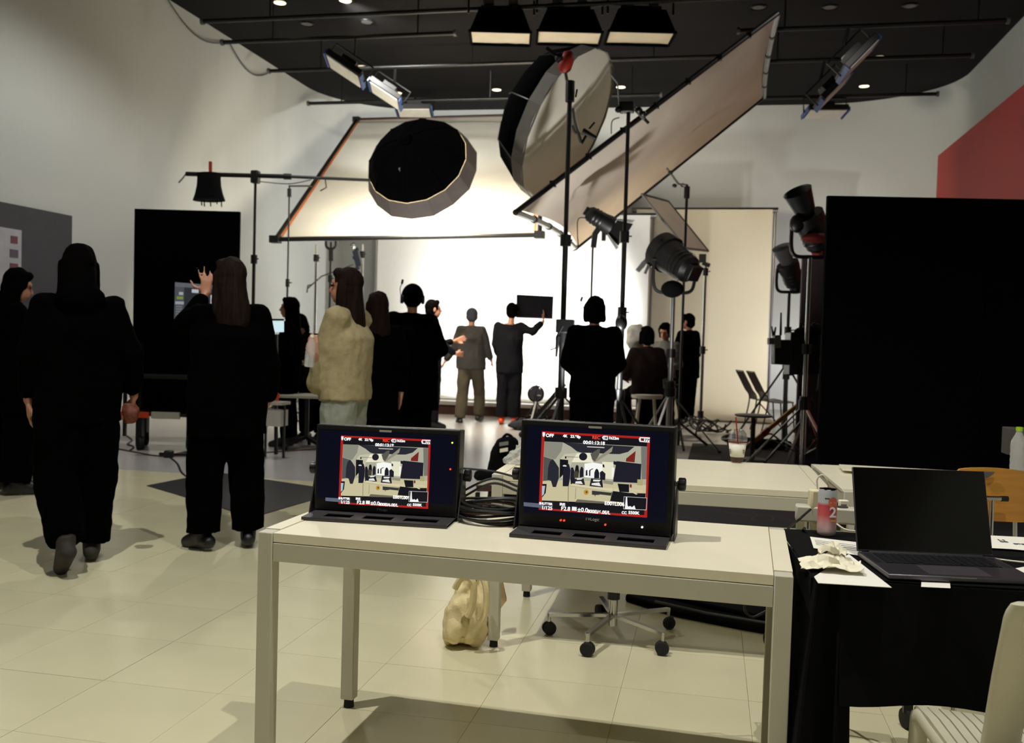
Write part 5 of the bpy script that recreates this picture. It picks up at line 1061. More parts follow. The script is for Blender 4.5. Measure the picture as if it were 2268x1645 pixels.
s = MB(); pk = [[oncan(.55+.75*(i/10-.5)*1.3, .108+.026*(j/8-.5)*1.6) for j in range(9)] for i in range(11)]
fr = MB(); ctr = (.62, .1); K = 18
vs = [oncan(*ctr, .0008)]+[oncan(ctr[0]+.52*math.cos(a), ctr[1]+.0165*math.sin(a), .0008) for a in np.linspace(0, 2*math.pi, K, endpoint=False)]
fr.add(vs, [(0, k+1, (k+1) % K+1) for k in range(K)]); fr.build('printed_peach', mat('peach_print', (232, 112, 84), .5), t)
q = oncan(.22, .058, .0012); txt('2', .042, mat('can_white', (238, 230, 226), .5), t, q, nrm(rt_-fd_*.35), V(0, 0, 1), 'printed_figure', bold=.001)
q = oncan(.42, .045, .0012); txt('ooo', .009, mat('can_yellow', (230, 180, 60), .5), t, q, nrm(rt_-fd_*.5), V(0, 0, 1), 'printed_mark', bold=.0006)
q = oncan(-.28, h-.026, .0006); s = MB().bar(q, oncan(.2, h-.026, .0006), .0006, .003); s.build('printed_line', M_ink, t)
# power strip, charger, cables
c = G(1800, 1162, ZL); t = thing('power_strip', 'white power strip behind the drink can', 'power strip', (c[0]+.1, c[1]+.03, ZL))
d_ = nrm(V(1, -.05, 0)); MB().box(c+d_*.13+V(0, .04, .03), (.36, .055, .05), rotz(-.05)).build('strip_body', M_whitemetal, t, bevel=.006)
for k in range(4): MB().cyl(c+d_*(.02+.07*k)+V(0, .04, .054), c+d_*(.02+.07*k)+V(0, .04, .057), .019, n=16).build('socket', M_blackp, t)
c2 = G(1822, 1152, ZL+.05); t = thing('charger', 'cream cube charger plugged into the power strip', 'charger', G(1815, 1140, ZL+.06))
q = AZ(1818, 1112, 3.0); MB().box(q, (.078, .034, .085), rotz(.25)).build('charger_body', M_adapter, t, bevel=.008)
MB().cyl(q+V(-.01, 0, -.042), q+V(-.01, 0, -.075), .017, n=14).build('plug', M_adapter, t)
MB().tube(bez([q+V(-.012, -.01, .04), q+V(-.015, -.012, .075), q+V(.002, -.015, .088), q+V(.018, -.012, .06), q+V(.022, .01, .03)], 8), .0028, 7).build('lead', M_cablew, t)
q = AZ(1868, 1118, 3.05); t = thing('charger_tag', 'small white plug with printed tag right of the drink can', 'charger', q-V(0, 0, .02)); MB().box(q, (.03, .02, .032), rotz(.2)).build('plug_body', M_diffw, t, bevel=.003); MB().box(q+V(0, -.0105, .0), (.018, .001, .008), rotz(.2)).build('printed_mark', M_print, t)
MB().box(q+V(0, .01, -.045), (.02, .02, .06), rotz(.2)).build('plug_neck', M_blackp, t)
def cable(name, label, pts, r, m, cat='cable'): return MB().tube(bez(pts, 10), r, 7).build(name, m, label=label, cat=cat)
cable('charging_cable', 'thin white cable running from the drink can behind the laptop', [G(1853, 1160, ZL+.006), G(1872, 1172, ZL+.006), G(1895, 1176, ZL+.006), G(1950, 1178, ZL+.006), G(2080, 1180, ZL+.006)], .0026, M_cablew)
cable('charging_cable', 'white cable crossing the black cloth right of the laptop', [G(2150, 1228, ZL+.004), G(2198, 1236, ZL+.004), G(2240, 1242, ZL+.004), G(2300, 1248, ZL+.004)], .0026, M_cablew)
cable('power_lead', 'black cable from the power strip down behind the white desk', [G(1795, 1128, ZL+.05), G(1770, 1150, ZL+.03), AZ(1745, 1172, 3.02), AZ(1735, 1210, 3.05), AZ(1726, 1330, 3.1)], .004, M_cable)
cable('power_lead', 'thick black cable looping under the cloth corner', [G(1782, 1170, ZL+.012), AZ(1768, 1190, 2.95), AZ(1755, 1215, 3.0), AZ(1744, 1260, 3.1), AZ(1740, 1350, 3.2)], .005, M_cable)
# laptop
fl_, fr_ = G(1958, 1294, ZL), G(2300, 1300, ZL); lw, ld = .356, .249; bl = G(1898, 1232, ZL)
lx_ = nrm(G(2195, 1244, ZL)-G(1898, 1232, ZL)); rz_ = math.atan2(lx_[1], lx_[0]); o0 = bl
t = thing('laptop', 'open dark grey laptop with black screen on the black cloth', 'laptop', (o0[0], o0[1], ZL), rz_, local=True)
MB().box((lw/2, -ld/2, .0075), (lw, ld, .014)).build('base', M_alu, t, bevel=.004)
kw = MB().box((lw/2, -.075, .0146), (.29, .108, .001)).build('keyboard_well', M_key, t)
km = MB().box((0, 0, 0), (.0165, .0155, .0016)).mesh('key', None, M_key, 0)
for rI in range(6):
    for cI in range(14):
        if rI == 5 and 3 < cI < 9: continue
        o = bpy.data.objects.new('key', km); COL.objects.link(o); o.parent = kw; o.location = (lw/2-.145+.0104+cI*.0207, -.0295-.0182*rI, .0158)
MB().box((lw/2, -.0295-.0182*5, .0158), (.1, .0155, .0016)).build('space_bar', M_key, kw)
MB().box((lw/2, -.188, .0147), (.15, .094, .0008)).build('trackpad', mat('trackpad', (104, 98, 104), .3, .6), t)
for k in (-1, 1): MB().box((lw/2+k*.16, -.075, .0146), (.018, .1, .0006)).build('speaker_grille', M_key, t)
MB().box((lw/2, -ld+.001, .0125), (.06, .003, .003)).build('thumb_notch', M_steel, t)
an = math.radians(19); Rl = rotx(-an); hz = V(0, .002, .014); lh = .230
MB().box(hz+Rl@V(lw/2, .003, lh/2), (lw, .006, lh), Rl).build('lid', M_alu, t, bevel=.004)
MB().box(hz+Rl@V(lw/2, -.0006, lh/2+.002), (lw-.006, .0016, lh-.008), Rl).build('screen', M_scrblack, t)
MB().cyl((.03, 0, .012), (lw-.03, 0, .012), .006, n=10).build('hinge', M_black, t)
# water bottle and grey box on the rear right desk
c = G(2253, 1054, ZT); bottle('water_bottle', 'clear water bottle with lime green cap on the rear right desk', V(c[0], c[1], ZT), V(0, 0, 1), .222, .034, M_film, M_greenc)
c = AZ(2250, 968, 5.2); t = thing('grey_box', 'plain grey box behind the green capped bottle', 'box', (c[0], c[1], ZT)); MB().box(V(c[0]+.02, c[1], (ZT+AZ(2250, 947, 5.2)[2])/2), (.15, .12, AZ(2250, 947, 5.2)[2]-ZT)).build('carton', mat('taupe_card', (74, 68, 64), .8), t, bevel=.003)
t, q = sheet_paper('tray', 'low pale tray on the rear right desk', [(1858, 1032), (2110, 1046), (2110, 1060), (1866, 1042)], M_white, z=ZT+.012, cat='tray', th=.008)
# ------------------------------------------------------------------ plywood chair behind the laptop desk
Zc = 3.55; cA = AZ(2195, 1100, Zc); t = thing('plywood_chair', 'plywood chair with chrome tube frame behind the laptop', 'chair', V(cA[0], cA[1], 0), local=False)
P = []
for i in range(13):
    u = i/12; row = []
    for j in range(7):
        v = j/6; px_ = 2112+178*u; py_ = 1042+112*v+ (6*math.cos((u-.5)*math.pi)*-1 if j == 0 else 0)
        rd = max(0, abs(u-.5)-.38)/.12; py_ = py_+(14*rd*rd)*(1 if j < 3 else -1)*(1-abs(v-.5)*0) if j in (0, 6) else py_
        row.append(AZ(px_, py_+8*(u-.5), Zc+.05-.05*math.cos((u-.5)*2.2)))
    P.append(row)
MB().sheet(P, CF*.012).build('backrest', M_wood, t)
MB().cyl(AZ(2150, 1102, Zc-.03), AZ(2218, 1104, Zc-.03), .0095, n=12).build('cross_tube', M_chrome, t); MB().cyl(AZ(2216, 1104, Zc-.03), AZ(2232, 1104.5, Zc-.03), .0105, n=12).build('tube_cap', M_blackp, t)
p = AZ(2197, 1106, Zc-.03); MB().cyl(p, V(p[0], p[1]-.01, .44), .0085, n=12).build('back_post', M_chrome, t)
p = AZ(2248, 1150, Zc+.05); MB().cyl(p, V(p[0]+.01, p[1], .44), .008, n=10).build('back_post', M_chrome, t)
sc = V(cA[0], cA[1]-.2, .44); MB().box(sc, (.4, .4, .015)).build('seat', M_wood, t, bevel=.006)
for x_, y_ in ((-.18, -.18), (.18, -.18), (-.18, .18), (.18, .18)): MB().cyl(sc+V(x_, y_, 0), V(sc[0]+x_*1.1, sc[1]+y_*1.1, 0), .011, n=10).build('leg', M_chrome, t)
p = AZ(2180, 1050, Zc-.01); MB().prism([AZ(2173, 1044, Zc-.012), AZ(2204, 1045, Zc-.012), AZ(2200, 1050, Zc-.012), AZ(2188, 1058, Zc-.012), AZ(2180, 1059, Zc-.012)], CF*.004).build('tape_patch', M_grey, t)
# ------------------------------------------------------------------ white slatted chair in the right foreground
zs = .45; a_ = G(2024, 1554, zs); by = -nrm(ray(1363, 775)*V(1, 1, 0)); fx_ = V(-by[1], by[0], 0); sw_ = .46; sd_ = .42   # by: towards the camera
if fx_@CR < 0: fx_ = -fx_
ed = nrm(G(2190, 1578.7, zs)-a_); skew = (ed@by)/(ed@fx_)
M_chair = mat('white_chair_plastic', (196, 190, 166), .45, var=.02)
t = thing('slatted_chair', 'white plastic chair with slatted seat in the right foreground', 'chair', V(a_[0], a_[1], 0))
ns = 20; pw_ = sw_/ns
for k in range(ns):
    x0 = a_+fx_*(pw_*k+.0008)+by*skew*pw_*k*(1 if k < 7 else 7/k); x1 = a_+fx_*(pw_*(k+1)-.003)+by*skew*pw_*(k+1)*(1 if k < 7 else 7/(k+1)); pr = [(0, -.05), (0, -.012), (.02, 0), (.10, .004), (sd_, -.012)]
    MB().sheet([[xx+by*y_+V(0, 0, z_) for y_, z_ in pr] for xx in (x0, x1)], V(0, 0, -.012)).build('seat_slat', M_chair, t)
for xx in (a_+fx_*.012, a_+fx_*(sw_-.012)):
    MB().tube(bez([xx+V(0, 0, -.45)-fx_*.012, xx+V(0, 0, -.09)-by*.0, xx+by*.02+V(0, 0, -.026), xx+by*.12+V(0, 0, -.024), xx+by*sd_+V(0, 0, -.036)], 8), .021, 10).build('front_leg', M_chair, t)
pt = AZ(2266, 1343, 1.78); pm = AZ(2216, 1645, 1.95)
dpost = nrm(pm-pt); pb = pt+dpost*((pt[2]-.40)/-dpost[2]); pf = V(pb[0], pb[1]-.03, 0)
for off in (V(0, 0, 0), fx_*(sw_-.06)):
    x_, y_, _ = frame(dpost, fx_)
    rg = []
    for p, w_ in ((pt+V(0, 0, .008), .012), (pt+V(0, 0, .004), .022), (pt+dpost*.012, .029), (pt+dpost*.03, .032), (pt*.6+pb*.4, .037), (pb, .04), (pf, .022)): rg.append((p+off, fx_*w_, by*w_*.55))
    MB().loft(rg, True, 16).build('back_post', M_chair, t)
for k in range(4): 
    q = pt*(1-.1-.18*k)+pb*(.1+.18*k); MB().bar(q+fx_*.03, q+fx_*(sw_-.09), .012, .05, dpost).build('back_slat', M_chair, t)
# ------------------------------------------------------------------ under the desks
c = G(1022, 1405); t = thing('canvas_bag', 'cream canvas tote bag slumped on the floor under the desk', 'bag', (c[0], c[1], 0))
A = MB(); k_ = 4.0/F
Zb = 3.95
def ring_at(py, x0, x1, dep): 
    p = AZ((x0+x1)/2, py, Zb); return (p, CR*(x1-x0)/2*Zb/F, CF*dep)
A.loft([ring_at(1420, 985, 1058, .06), ring_at(1405, 978, 1072, .10), ring_at(1370, 984, 1080, .10), ring_at(1330, 992, 1084, .085), ring_at(1295, 1002, 1082, .06), ring_at(1268, 1022, 1074, .035), ring_at(1250, 1030, 1066, .02)], True, 20)
bg = remesh(A, 'bag_body', .009, M_canvas, t, 2, .03, 10, (1.6, 1.6, .6))
MB().tube(bez([AZ(1008, 1302, Zb-.12), AZ(1025, 1278, Zb-.14), AZ(1048, 1290, Zb-.15), AZ(1046, 1340, Zb-.14), AZ(1036, 1365, Zb-.13)], 8), .014, 8).build('handle', M_canvas, t)
MB().tube(bez([AZ(1060, 1265, Zb-.1), AZ(1076, 1300, Zb-.12), AZ(1074, 1360, Zb-.12), AZ(1050, 1395, Zb-.12)], 8), .013, 8).build('handle', M_canvas, t)
MB().tube(bez([AZ(1052, 1268, Zb-.11), AZ(1052, 1300, Zb-.135), AZ(1047, 1345, Zb-.13)], 6), .007, 6).build('zip', M_brown, t)
MB().prism([AZ(1085, 1268, Zb+.1), AZ(1108, 1268, Zb+.12), AZ(1122, 1330, Zb+.12), AZ(1098, 1362, Zb+.1)], CF*.05).build('side_flap', mat('canvas_shade', (200, 170, 118), .9), t)
# swivel chair
c = G(1356, 1412); t = thing('swivel_chair', 'swivel chair with chrome five-star base under the foreground desk', 'chair', (c[0], c[1], 0))
hub = V(c[0], c[1], .10)
MB().cyl(hub-V(0, 0, .045), hub+V(0, 0, .075), .019, n=16).build('column', M_chrome, t); MB().cyl(hub+V(0, 0, .07), hub+V(0, 0, .33), .027, n=16).build('gas_lift', M_blackp, t)
MB().box(hub+V(0, 0, .355), (.46, .44, .06)).build('seat', M_bcloth, t, bevel=.02); MB().box(hub+V(.02, .24, .50), (.40, .05, .22)).build('backrest', M_bcloth, t, bevel=.02)
for wx, wy in ((1300, 1452), (1467, 1450), (1215, 1405), (1480, 1392), (1330, 1365)):
    w = G(wx, wy); e = V(w[0], w[1], .088); lg = MB().bar(hub, e, .022, .014).build('spoke', M_chrome, t)
    MB().cyl(e+V(0, 0, .006), e-V(0, 0, .03), .008, n=8).build('caster_stem', M_chrome, lg)
    for k in (-1, 1):
        dr = rotz(random.uniform(0, 3))@V(1, 0, 0); MB().lathe([(.012, -.009), (.028, -.008), (.029, .0), (.026, .009), (.01, .01)], V(e[0], e[1], .029)+dr*k*.012, dr*k, n=18).build('caster_wheel', M_rubber, lg)
# black folded bag lying on the floor
pts = [(1384, 1332), (1402, 1318), (1560, 1316), (1730, 1335), (1732, 1412), (1640, 1396), (1500, 1368)]
t = thing('flat_equipment_bag', 'flat black equipment bag lying on the floor under the second desk', 'bag', G(1560, 1365))
MB().prism([G(*p) for p in pts], V(0, 0, .035)).build('bag_body', M_bcloth, t, bevel=.01)
MB().prism([G(*p)+V(0, 0, .036) for p in ((1440, 1330), (1560, 1325), (1720, 1345), (1722, 1396), (1560, 1362))], V(0, 0, .02)).build('top_flap', M_cdark, t, bevel=.008)
MB().tube([G(1450, 1352)+V(0, 0, .045), G(1560, 1378)+V(0, 0, .045), G(1700, 1402)+V(0, 0, .045)], .006, 6).build('piping', M_grey, t)
cable('desk_cable', 'black cable hanging in a loop under the front desk', [AZ(1585, 1312, 2.95), AZ(1620, 1326, 3.0), AZ(1648, 1322, 3.0), AZ(1650, 1352, 3.0), AZ(1668, 1366, 3.0), AZ(1700, 1352, 3.0), AZ(1722, 1350, 3.0)], .0042, M_cable)
cable('desk_cable', 'black cable ring hanging beside the front right leg', [AZ(1724, 1388, 2.95), AZ(1704, 1392, 2.95), AZ(1693, 1410, 2.95), AZ(1698, 1428, 2.95), AZ(1714, 1434, 2.95), AZ(1726, 1430, 2.95)], .0045, M_cable)
# castor of another chair behind the cloth
c = G(2008, 1612); t = thing('caster', 'dark castor on the floor showing below the black cloth', 'castor', (c[0], c[1], 0)); MB().lathe([(.02, -.014), (.034, -.012), (.034, .012), (.02, .014)], V(c[0], c[1], .034), V(.9, .3, 0), n=18).build('wheel', M_rubber, t); MB().box(V(c[0], c[1], .07), (.03, .03, .03)).build('fork', M_blackp, t)
# ------------------------------------------------------------------ beyond the desks
t = thing('floor_mat', 'black floor mat spread in front of the large black flat', 'mat', (.9, 9.9, 0)); MB().prism([V(-.25, 6.85, .001), V(3.0, 7.0, .001), V(3.0, 12.35, .001), V(-.2, 12.25, .001)], V(0, 0, .006)).build('mat', mat('mat_rubber', (22, 18, 20), .9), t)
q = [G(325, 1076), G(478, 1046), G(760, 1088), G(560, 1146)]; t = thing('floor_mat', 'dark sheet with pointed corner on the floor behind the walkers', 'mat', sum(q)/4); MB().prism([p+V(0, 0, .001) for p in q], V(0, 0, .004)).build('mat', mat('mat_sheet', (36, 33, 37), .45), t)
cable('floor_cable', 'dark red cable running across the stage floor at left', [G(262, 995), G(300, 1002), G(345, 1010), G(400, 1011), G(480, 1008), G(570, 1004), G(690, 996), G(760, 990)], .012, M_cablebr)
cable('floor_cable', 'thin dark cable trailing down to the pointed sheet', [G(372, 1010), G(392, 1026), G(402, 1046), G(420, 1060)], .010, M_cable)
c = G(374, 1013); t = thing('cable_plug', 'black plug block on the floor cable', 'plug', (c[0], c[1], 0)); MB().box(V(c[0], c[1], .035), (.09, .07, .07), rotz(.4)).build('plug', M_blackp, t, bevel=.01); MB().cyl(V(c[0]-.1, c[1], .03), V(c[0]-.03, c[1], .03), .018, n=8).build('cable_gland', M_blackp, t)
cable('floor_cable', 'tangle of thin cable on the floor beside the cart', [G(280, 965), G(292, 975), G(283, 984), G(296, 990), G(288, 998)], .012, M_cable)
cable('floor_cable', 'brown cable looping on the floor under the second desk', [G(1570, 1128), G(1640, 1140), G(1700, 1142), G(1712, 1152), G(1690, 1158), G(1665, 1150), G(1690, 1141), G(1740, 1150), G(1790, 1165)], .008, M_cablebr)
cable('floor_cable', 'black cable along the floor behind the front desk', [G(1490, 1143), G(1530, 1150), G(1570, 1158), G(1640, 1162), G(1720, 1166), G(1790, 1172)], .008, M_cable)
# backpack / case left of the second desk
t = thing('equipment_case', 'black upright equipment case with pale labels beside the second desk', 'case', ground(1122, 7.4, 1000)); Z = 7.4
A = MB(); A.loft([(AZ(1116, 1112, Z), CR*.13, CF*.1), (AZ(1116, 1040, Z), CR*.13, CF*.1), (AZ(1120, 1000, Z), CR*.115, CF*.1), (AZ(1124, 975, Z), CR*.085, CF*.08), (AZ(1126, 968, Z), CR*.05, CF*.05)], True, 18); remesh(A, 'case_body', .012, M_bcloth, t, 2, .01, 10)
for y_, w_ in ((980, 10), (994, 9)): MB().prism([AZ(1116-w_, y_, Z-.135), AZ(1116+w_, y_-3, Z-.135), AZ(1116+w_, y_+5, Z-.135), AZ(1116-w_, y_+8, Z-.135)], CF*.01).build('pale_label', M_diffw if y_ > 990 else M_print, t, smooth=0)
MB().tube(bez([AZ(1112, 972, Z), AZ(1122, 962, Z), AZ(1134, 968, Z), AZ(1140, 985, Z)], 6), .012, 6).build('handle', M_bcloth, t)
g = ground(1070, 7.0, 1050); t = thing('small_case', 'low black cart with pale edge strip left of the second desk', 'cart', g); Z = 7.0
MB().prism([AZ(1055, 1066, Z), AZ(1090, 1064, Z), AZ(1090, 1074, Z), AZ(1055, 1074, Z)], CF*.25).build('tray', M_whitemetal, t); MB().prism([AZ(1054, 1074, Z), AZ(1092, 1074, Z), AZ(1092, 1088, Z), AZ(1056, 1088, Z)], CF*.22).build('body', M_brown, t)
for x_ in (1058, 1086): q = AZ(x_, 1090, Z+.05); MB().bar(V(q[0], q[1], .03), q, .03).build('leg', M_black, t); MB().lathe([(.03, -.012), (.03, .012)], V(q[0], q[1], .03), V(1, .2, 0), n=14).build('caster_wheel', M_rubber, t)
A = MB(); A.ell(AZ(1072, 1056, Z+.1), (.08, .08, .05)); remesh(A, 'folded_cloth', .012, M_bcloth, t, 1, .02, 12)
# side table and wire chairs
Z = 10.5; c = AZ(1669, 919, Z); t = thing('round_side_table', 'small round dark table behind the iced coffee', 'table', (c[0], c[1], 0))
MB().lathe([(.19, -.018), (.205, -.012), (.205, .002), (.2, .004)], c, n=32).build('table_top', mat('grey_table', (70, 64, 62), .5), t); MB().cyl(V(c[0], c[1], .02), c-V(0, 0, .015), .026, n=14).build('pillar', M_black, t); MB().lathe([(.15, 0), (.15, .012), (.04, .03)], V(c[0], c[1], .004), n=24).build('base', M_black, t)
def wire_chair(px_, Z, label):
    c = ground(px_, Z); t = thing('wire_chair', label, 'chair', c, group='wire chairs by the beige backdrop'); rt = nrm(CR*V(1, 1, 0)); fw = nrm(CF*V(1, 1, 0)); m = mat('dark_wire', (64, 54, 46), .5)
    for k in (-1, 1):
        s_ = fw*.21*k
        MB().tube(bez([c+s_-rt*.06+V(0, 0, .01), c+s_+rt*.02+V(0, 0, .45), c+s_-rt*.06+V(0, 0, .62), c+s_-rt*.2+V(0, 0, .88)], 8), .011, 6).build('rear_leg', m, t)
        MB().tube([c+s_+rt*.42+V(0, 0, .01), c+s_+rt*.38+V(0, 0, .45)], .011, 6).build('leg', m, t)
    MB().sheet([[c+rt*(.02+.38*i/4)+fw*(.42*j/4-.21)+V(0, 0, .45-.015*math.sin(math.pi*i/4)) for j in range(5)] for i in range(5)], V(0, 0, .012)).build('seat', m, t)
    for k in range(9): u = -.18+.045*k; MB().tube(bez([c+fw*u+rt*.02+V(0, 0, .46), c+fw*u-rt*.05+V(0, 0, .62), c+fw*u-rt*.2+V(0, 0, .87)], 6), .005, 5).build('back_wire', m, t)
    MB().bar(c+fw*-.21-rt*.2+V(0, 0, .88), c+fw*.21-rt*.2+V(0, 0, .88), .018).build('top_rail', m, t)
wire_chair(1664, 14.4, 'dark wire chair, left of the two by the beige backdrop'); wire_chair(1689, 14.0, 'dark wire chair, right of the two by the beige backdrop')
# small wheeled table at left with the crew, and props
Z = 10.2; c = ground(668, Z); t = thing('wheeled_table', 'small table on castors with pale top among the crew at left', 'table', c); h = AZ(668, 882, Z)[2]; rt = nrm(CR*V(1, 1, 0)); fw = nrm(CF*V(1, 1, 0))
MB().prism([c+rt*-.27+V(0, 0, h), c+rt*.30+V(0, 0, h), c+rt*.30+fw*.5+V(0, 0, h), c+rt*-.27+fw*.5+V(0, 0, h)], V(0, 0, .025)).build('table_top', M_whitemetal, t)
MB().cyl(c+fw*.25+V(0, 0, .12), c+fw*.25+V(0, 0, h), .03, n=10).build('column', M_black, t)
for a in np.linspace(0, 5.03, 5):
    e = c+fw*.25+(rt*math.cos(a+.4)+fw*math.sin(a+.4))*.3; s_ = MB().bar(c+fw*.25+V(0, 0, .12), e+V(0, 0, .07), .035).build('foot_bar', M_black, t); MB().lathe([(.035, -.015), (.035, .015)], e+V(0, 0, .035), rt, n=14).build('caster_wheel', M_rubber, s_)
c = AZ(610, 880, 9.6); t = thing('orange_pot', 'small orange container beside the raised hand wearer', 'container', c); MB().lathe([(.03, -.0), (.04, .05), (.042, .06)], c-V(0, 0, .03), n=16).build('pot', M_orangep, t); MB().lathe([(.044, .06), (.044, .07)], c-V(0, 0, .03), n=16).build('lid', M_orangep, t)
g = ground(608, 9.6); t = thing('small_trolley', 'low trolley holding the orange container', 'trolley', g); zt = c[2]-.045
MB().box(V(c[0], c[1], zt-.01), (.24, .2, .03)).build('tray', M_whitemetal, t); MB().box(V(c[0], c[1], zt-.16), (.2, .18, .16)).build('pale_box', M_silk, t)
for x_ in (-.1, .1): MB().bar(V(c[0]+x_, c[1], 0.0), V(c[0]+x_, c[1], zt), .02).build('post', M_black, t)
c = AZ(614, 718, 9.8); t = thing('laptop_screen', 'small bright screen glimpsed left of the long haired person at the table', 'screen', c-V(0, 0, .05)); MB().prism([AZ(596, 709, 9.8), AZ(628, 709, 9.8), AZ(628, 735, 9.8), AZ(596, 735, 9.8)], CF*.015).build('display', mat('bright_display', (200, 230, 240), .4, emit=(205, 232, 240), estr=.9), t, smooth=0); MB().bar(AZ(595, 708, 9.79), AZ(629, 708, 9.79), .012, .02).build('bezel', M_black, t)
MB().bar(V(c[0], c[1]+.03, 0), AZ(612, 740, 9.82), .03).build('post', M_black, t)
# stands behind the left crew
stand(641, 415, 13.0, 'slim dark stand holding the left edge of the white bounce frame', M_black, r=.017, collars=(.3, .6), spread=.45)
t = thing('frame_clamp_arm', 'short black arm clamping the bounce frame edge to the slim stand', 'clamp', AZ(660, 412, 13.0)); MB().tube([AZ(641, 430, 13.0), AZ(641, 412, 13.0), AZ(690, 412, 13.4)], .014, 6).build('arm', M_black, t); MB().cyl(AZ(641, 418, 13), AZ(641, 436, 13), .03, n=8).build('grip_head', M_black, t)
stand(701, 545, 15.2, 'pale steel stand under the left end of the bounce frame', M_chrome, r=.028, collars=(.45, .93), spread=.45)
stand(733, 540, 14.6, 'dark stand with forked top under the bounce frame', M_black, r=.022, collars=(.4, .8), spread=.45, a0=1.0)
t = thing('stand_fork', 'dark U shaped fork on the stand under the bounce frame', 'bracket', AZ(733, 550, 14.6)); MB().tube(bez([AZ(722, 534, 14.6), AZ(723, 546, 14.6), AZ(733, 552, 14.6), AZ(743, 546, 14.6), AZ(744, 534, 14.6)], 6), .02, 6).build('fork', M_black, t); MB().cyl(AZ(733, 552, 14.6), AZ(733, 578, 14.6), .035, n=8).build('socket', M_black, t)
stand(803, 545, 15.6, 'bright chrome stand beside the white backdrop', M_chrome, r=.03, collars=(.5, .95), spread=.45, a0=.8)
t = thing('set_clamp', 'bluish dark clamp cluster on the chrome stand under the bounce frame', 'clamp', AZ(795, 590, 15.3))
for p, q, w_ in (((780, 540), (792, 556), .07), ((788, 555), (796, 590), .09), ((782, 572), (795, 566), .05), ((790, 590), (794, 597), .05)): MB().bar(AZ(*p, 15.3), AZ(*q, 15.3), w_).build('jaw', mat('blue_black', (40, 46, 62), .5), t)
MB().ell(AZ(783, 546, 15.2), (.04, .04, .05)).build('steel_knob', M_chrome, t)
MB().tube([AZ(680, 640, 14.8), AZ(712, 612, 14.8), AZ(782, 586, 14.8)], .012, 6).build('thin_arm', M_grey, t)
MB().tube([AZ(692, 630, 14.8), AZ(682, 632, 14.8), AZ(680, 648, 14.8)], .012, 6).build('hook', M_grey, t)
# added fixtures holding the hidden wash and uplight spots that brighten the set
for (p, aim, e, sz, sa, bl), lb in zip(ADDED_WASH, ('added hidden wash lamp at the right side of the white backdrop, behind the crew', 'added hidden wash lamp at the left side of the white backdrop, behind the headset wearer', 'added unseen wash lamp behind the black flat, lighting the far wall', 'added hidden uplight behind the headset wearer, aimed at the bounce frame', 'added hidden uplight behind the person right of centre', 'added hidden uplight beneath the bounce frame beside the white backdrop')):
    p = np.asarray(p); d_ = nrm(np.asarray(aim)-p); R_ = np.array(frame(d_)).T; t = thing('added_wash_light', lb, 'studio light', V(p[0], p[1], 0))
    MB().lathe([(.05, -.3), (.1, -.26), (.12, -.12), (sz/2+.03, -.02), (sz/2+.03, -.012)], p, d_, n=20).build('housing', M_black, t)
    MB().cyl(V(p[0], p[1], .02), p-d_*.15, .02, n=8).build('pole', M_black, t)
    for k in range(3): MB().bar(V(p[0], p[1], .3), V(p[0]+.3*math.cos(2.094*k), p[1]+.3*math.sin(2.094*k), .015), .022).build('leg', M_black, t)
# gear lying around the riser
g = ground(1186, 13.6); t = thing('floor_fan', 'round dark fan standing on the floor before the backdrop', 'fan', g); c = AZ(1187, 872, 13.6)
MB().tube([c+CR*.11*math.cos(a)+CU*.11*math.sin(a) for a in np.linspace(0, 6.283, 24)], .014, 6).build('cage_ring', M_black, t); MB().lathe([(.1, -.04), (.1, .04)], c, CF, n=20).build('fan_housing', M_cgrey, t); MB().bar(V(c[0], c[1], .02), c-V(0, 0, .1), .05).build('post', M_black, t); MB().box(V(g[0], g[1], .015), (.26, .2, .03)).build('base', M_black, t)
for q in ((1176, 860), (1196, 860)): MB().ell(AZ(*q, 13.5), (.02, .02, .02)).build('bright_knob', M_chrome, t)
ya, yb = AZ(1250, 850, 12.0), AZ(1178, 935, 12.2); yb = ya+(yb-ya)*((ya[2]-.035)/(ya[2]-yb[2])); t = thing('slanted_pole', 'dark pole slanting from the floor behind the person right of centre', 'pole', yb*V(1, 1, 0)); MB().bar(yb, ya, .05, .05).build('pole', M_black, t); MB().ell(yb, (.04, .04, .04)).build('pole_end', M_rubber, t)
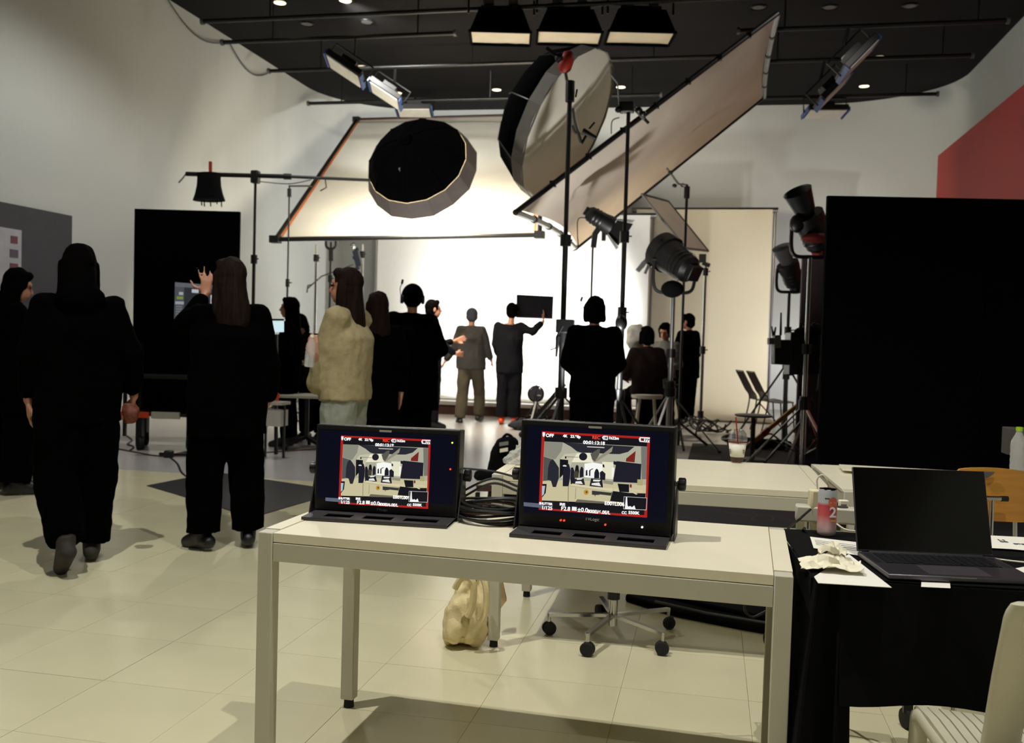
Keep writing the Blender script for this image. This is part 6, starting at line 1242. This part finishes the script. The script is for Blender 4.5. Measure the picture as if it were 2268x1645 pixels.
stand(1190, 800, 13.3, 'very thin dark stand before the bright backdrop', M_black, r=.008, collars=(.5,), spread=.3, legz=.4)
for px_, lb in ((1160, 'pale folded cloth'), (1222, 'pale sandbag')):
    c = ground(px_, 13.2); t = thing('floor_bundle', lb+' on the floor before the riser', 'bundle', c); A = MB(); A.ell(c+V(0, 0, .07), (.22, .14, .08)); A.ell(c+V(.12, .02, .1), (.1, .1, .07)); remesh(A, 'bundle', .016, M_cgrey, t, 1, .04, 8); MB().tube(bez([c+V(-.1, -.02, .13), c+V(0, -.02, .2), c+V(.1, -.02, .14)], 6), .012, 6).build('strap', M_bcloth, t)
for px_, Zk, w_, h_, lb in ((1420, 12.6, .42, .38, 'dark brown case, left of the two behind the right monitor'), (1460, 12.9, .34, .42, 'dark brown case, right of the two behind the right monitor')):
    c = ground(px_, Zk); t = thing('storage_case', lb, 'case', c, group='brown storage cases'); MB().box(c+V(0, 0, h_/2), (w_, .35, h_)).build('case_body', M_brown, t, bevel=.01)
    for k in (-1, 1): MB().box(c+V(k*w_*.42, -.178, h_/2), (.03, .01, h_*.98)).build('edge_strip', mat('tan_edge', (130, 112, 84), .7), t)
    MB().box(c+V(0, 0, h_+.008), (w_*1.02, .36, .016)).build('lid', M_whitemetal, t)
c = ground(1635, 11.9, 950); t = thing('cable_bundle', 'dark bundle of cable on the pale floor left of the round table', 'cable', c)
for k in range(5): MB().tube([c+V(math.cos(a)*(.12+.02*k), math.sin(a)*(.09+.02*k), .03+.03*k*.6+.02*math.sin(2*a+k)) for a in np.linspace(0, 6.28, 26)], .014, 5).build('cable_turn', M_cable, t)
c = ground(1705, 11.6, 960); t = thing('sandbag', 'black sandbag with red strap at the foot of the tripod stand', 'sandbag', c); A = MB(); A.ell(c+V(-.1, 0, .07), (.16, .1, .07)); A.ell(c+V(.12, 0, .07), (.15, .1, .07)); remesh(A, 'bag', .014, M_bcloth, t, 2, .02, 9); MB().tube(bez([c+V(-.12, -.03, .12), c+V(0, -.04, .2), c+V(.12, -.03, .12)], 6), .014, 6).build('strap', M_redp, t)
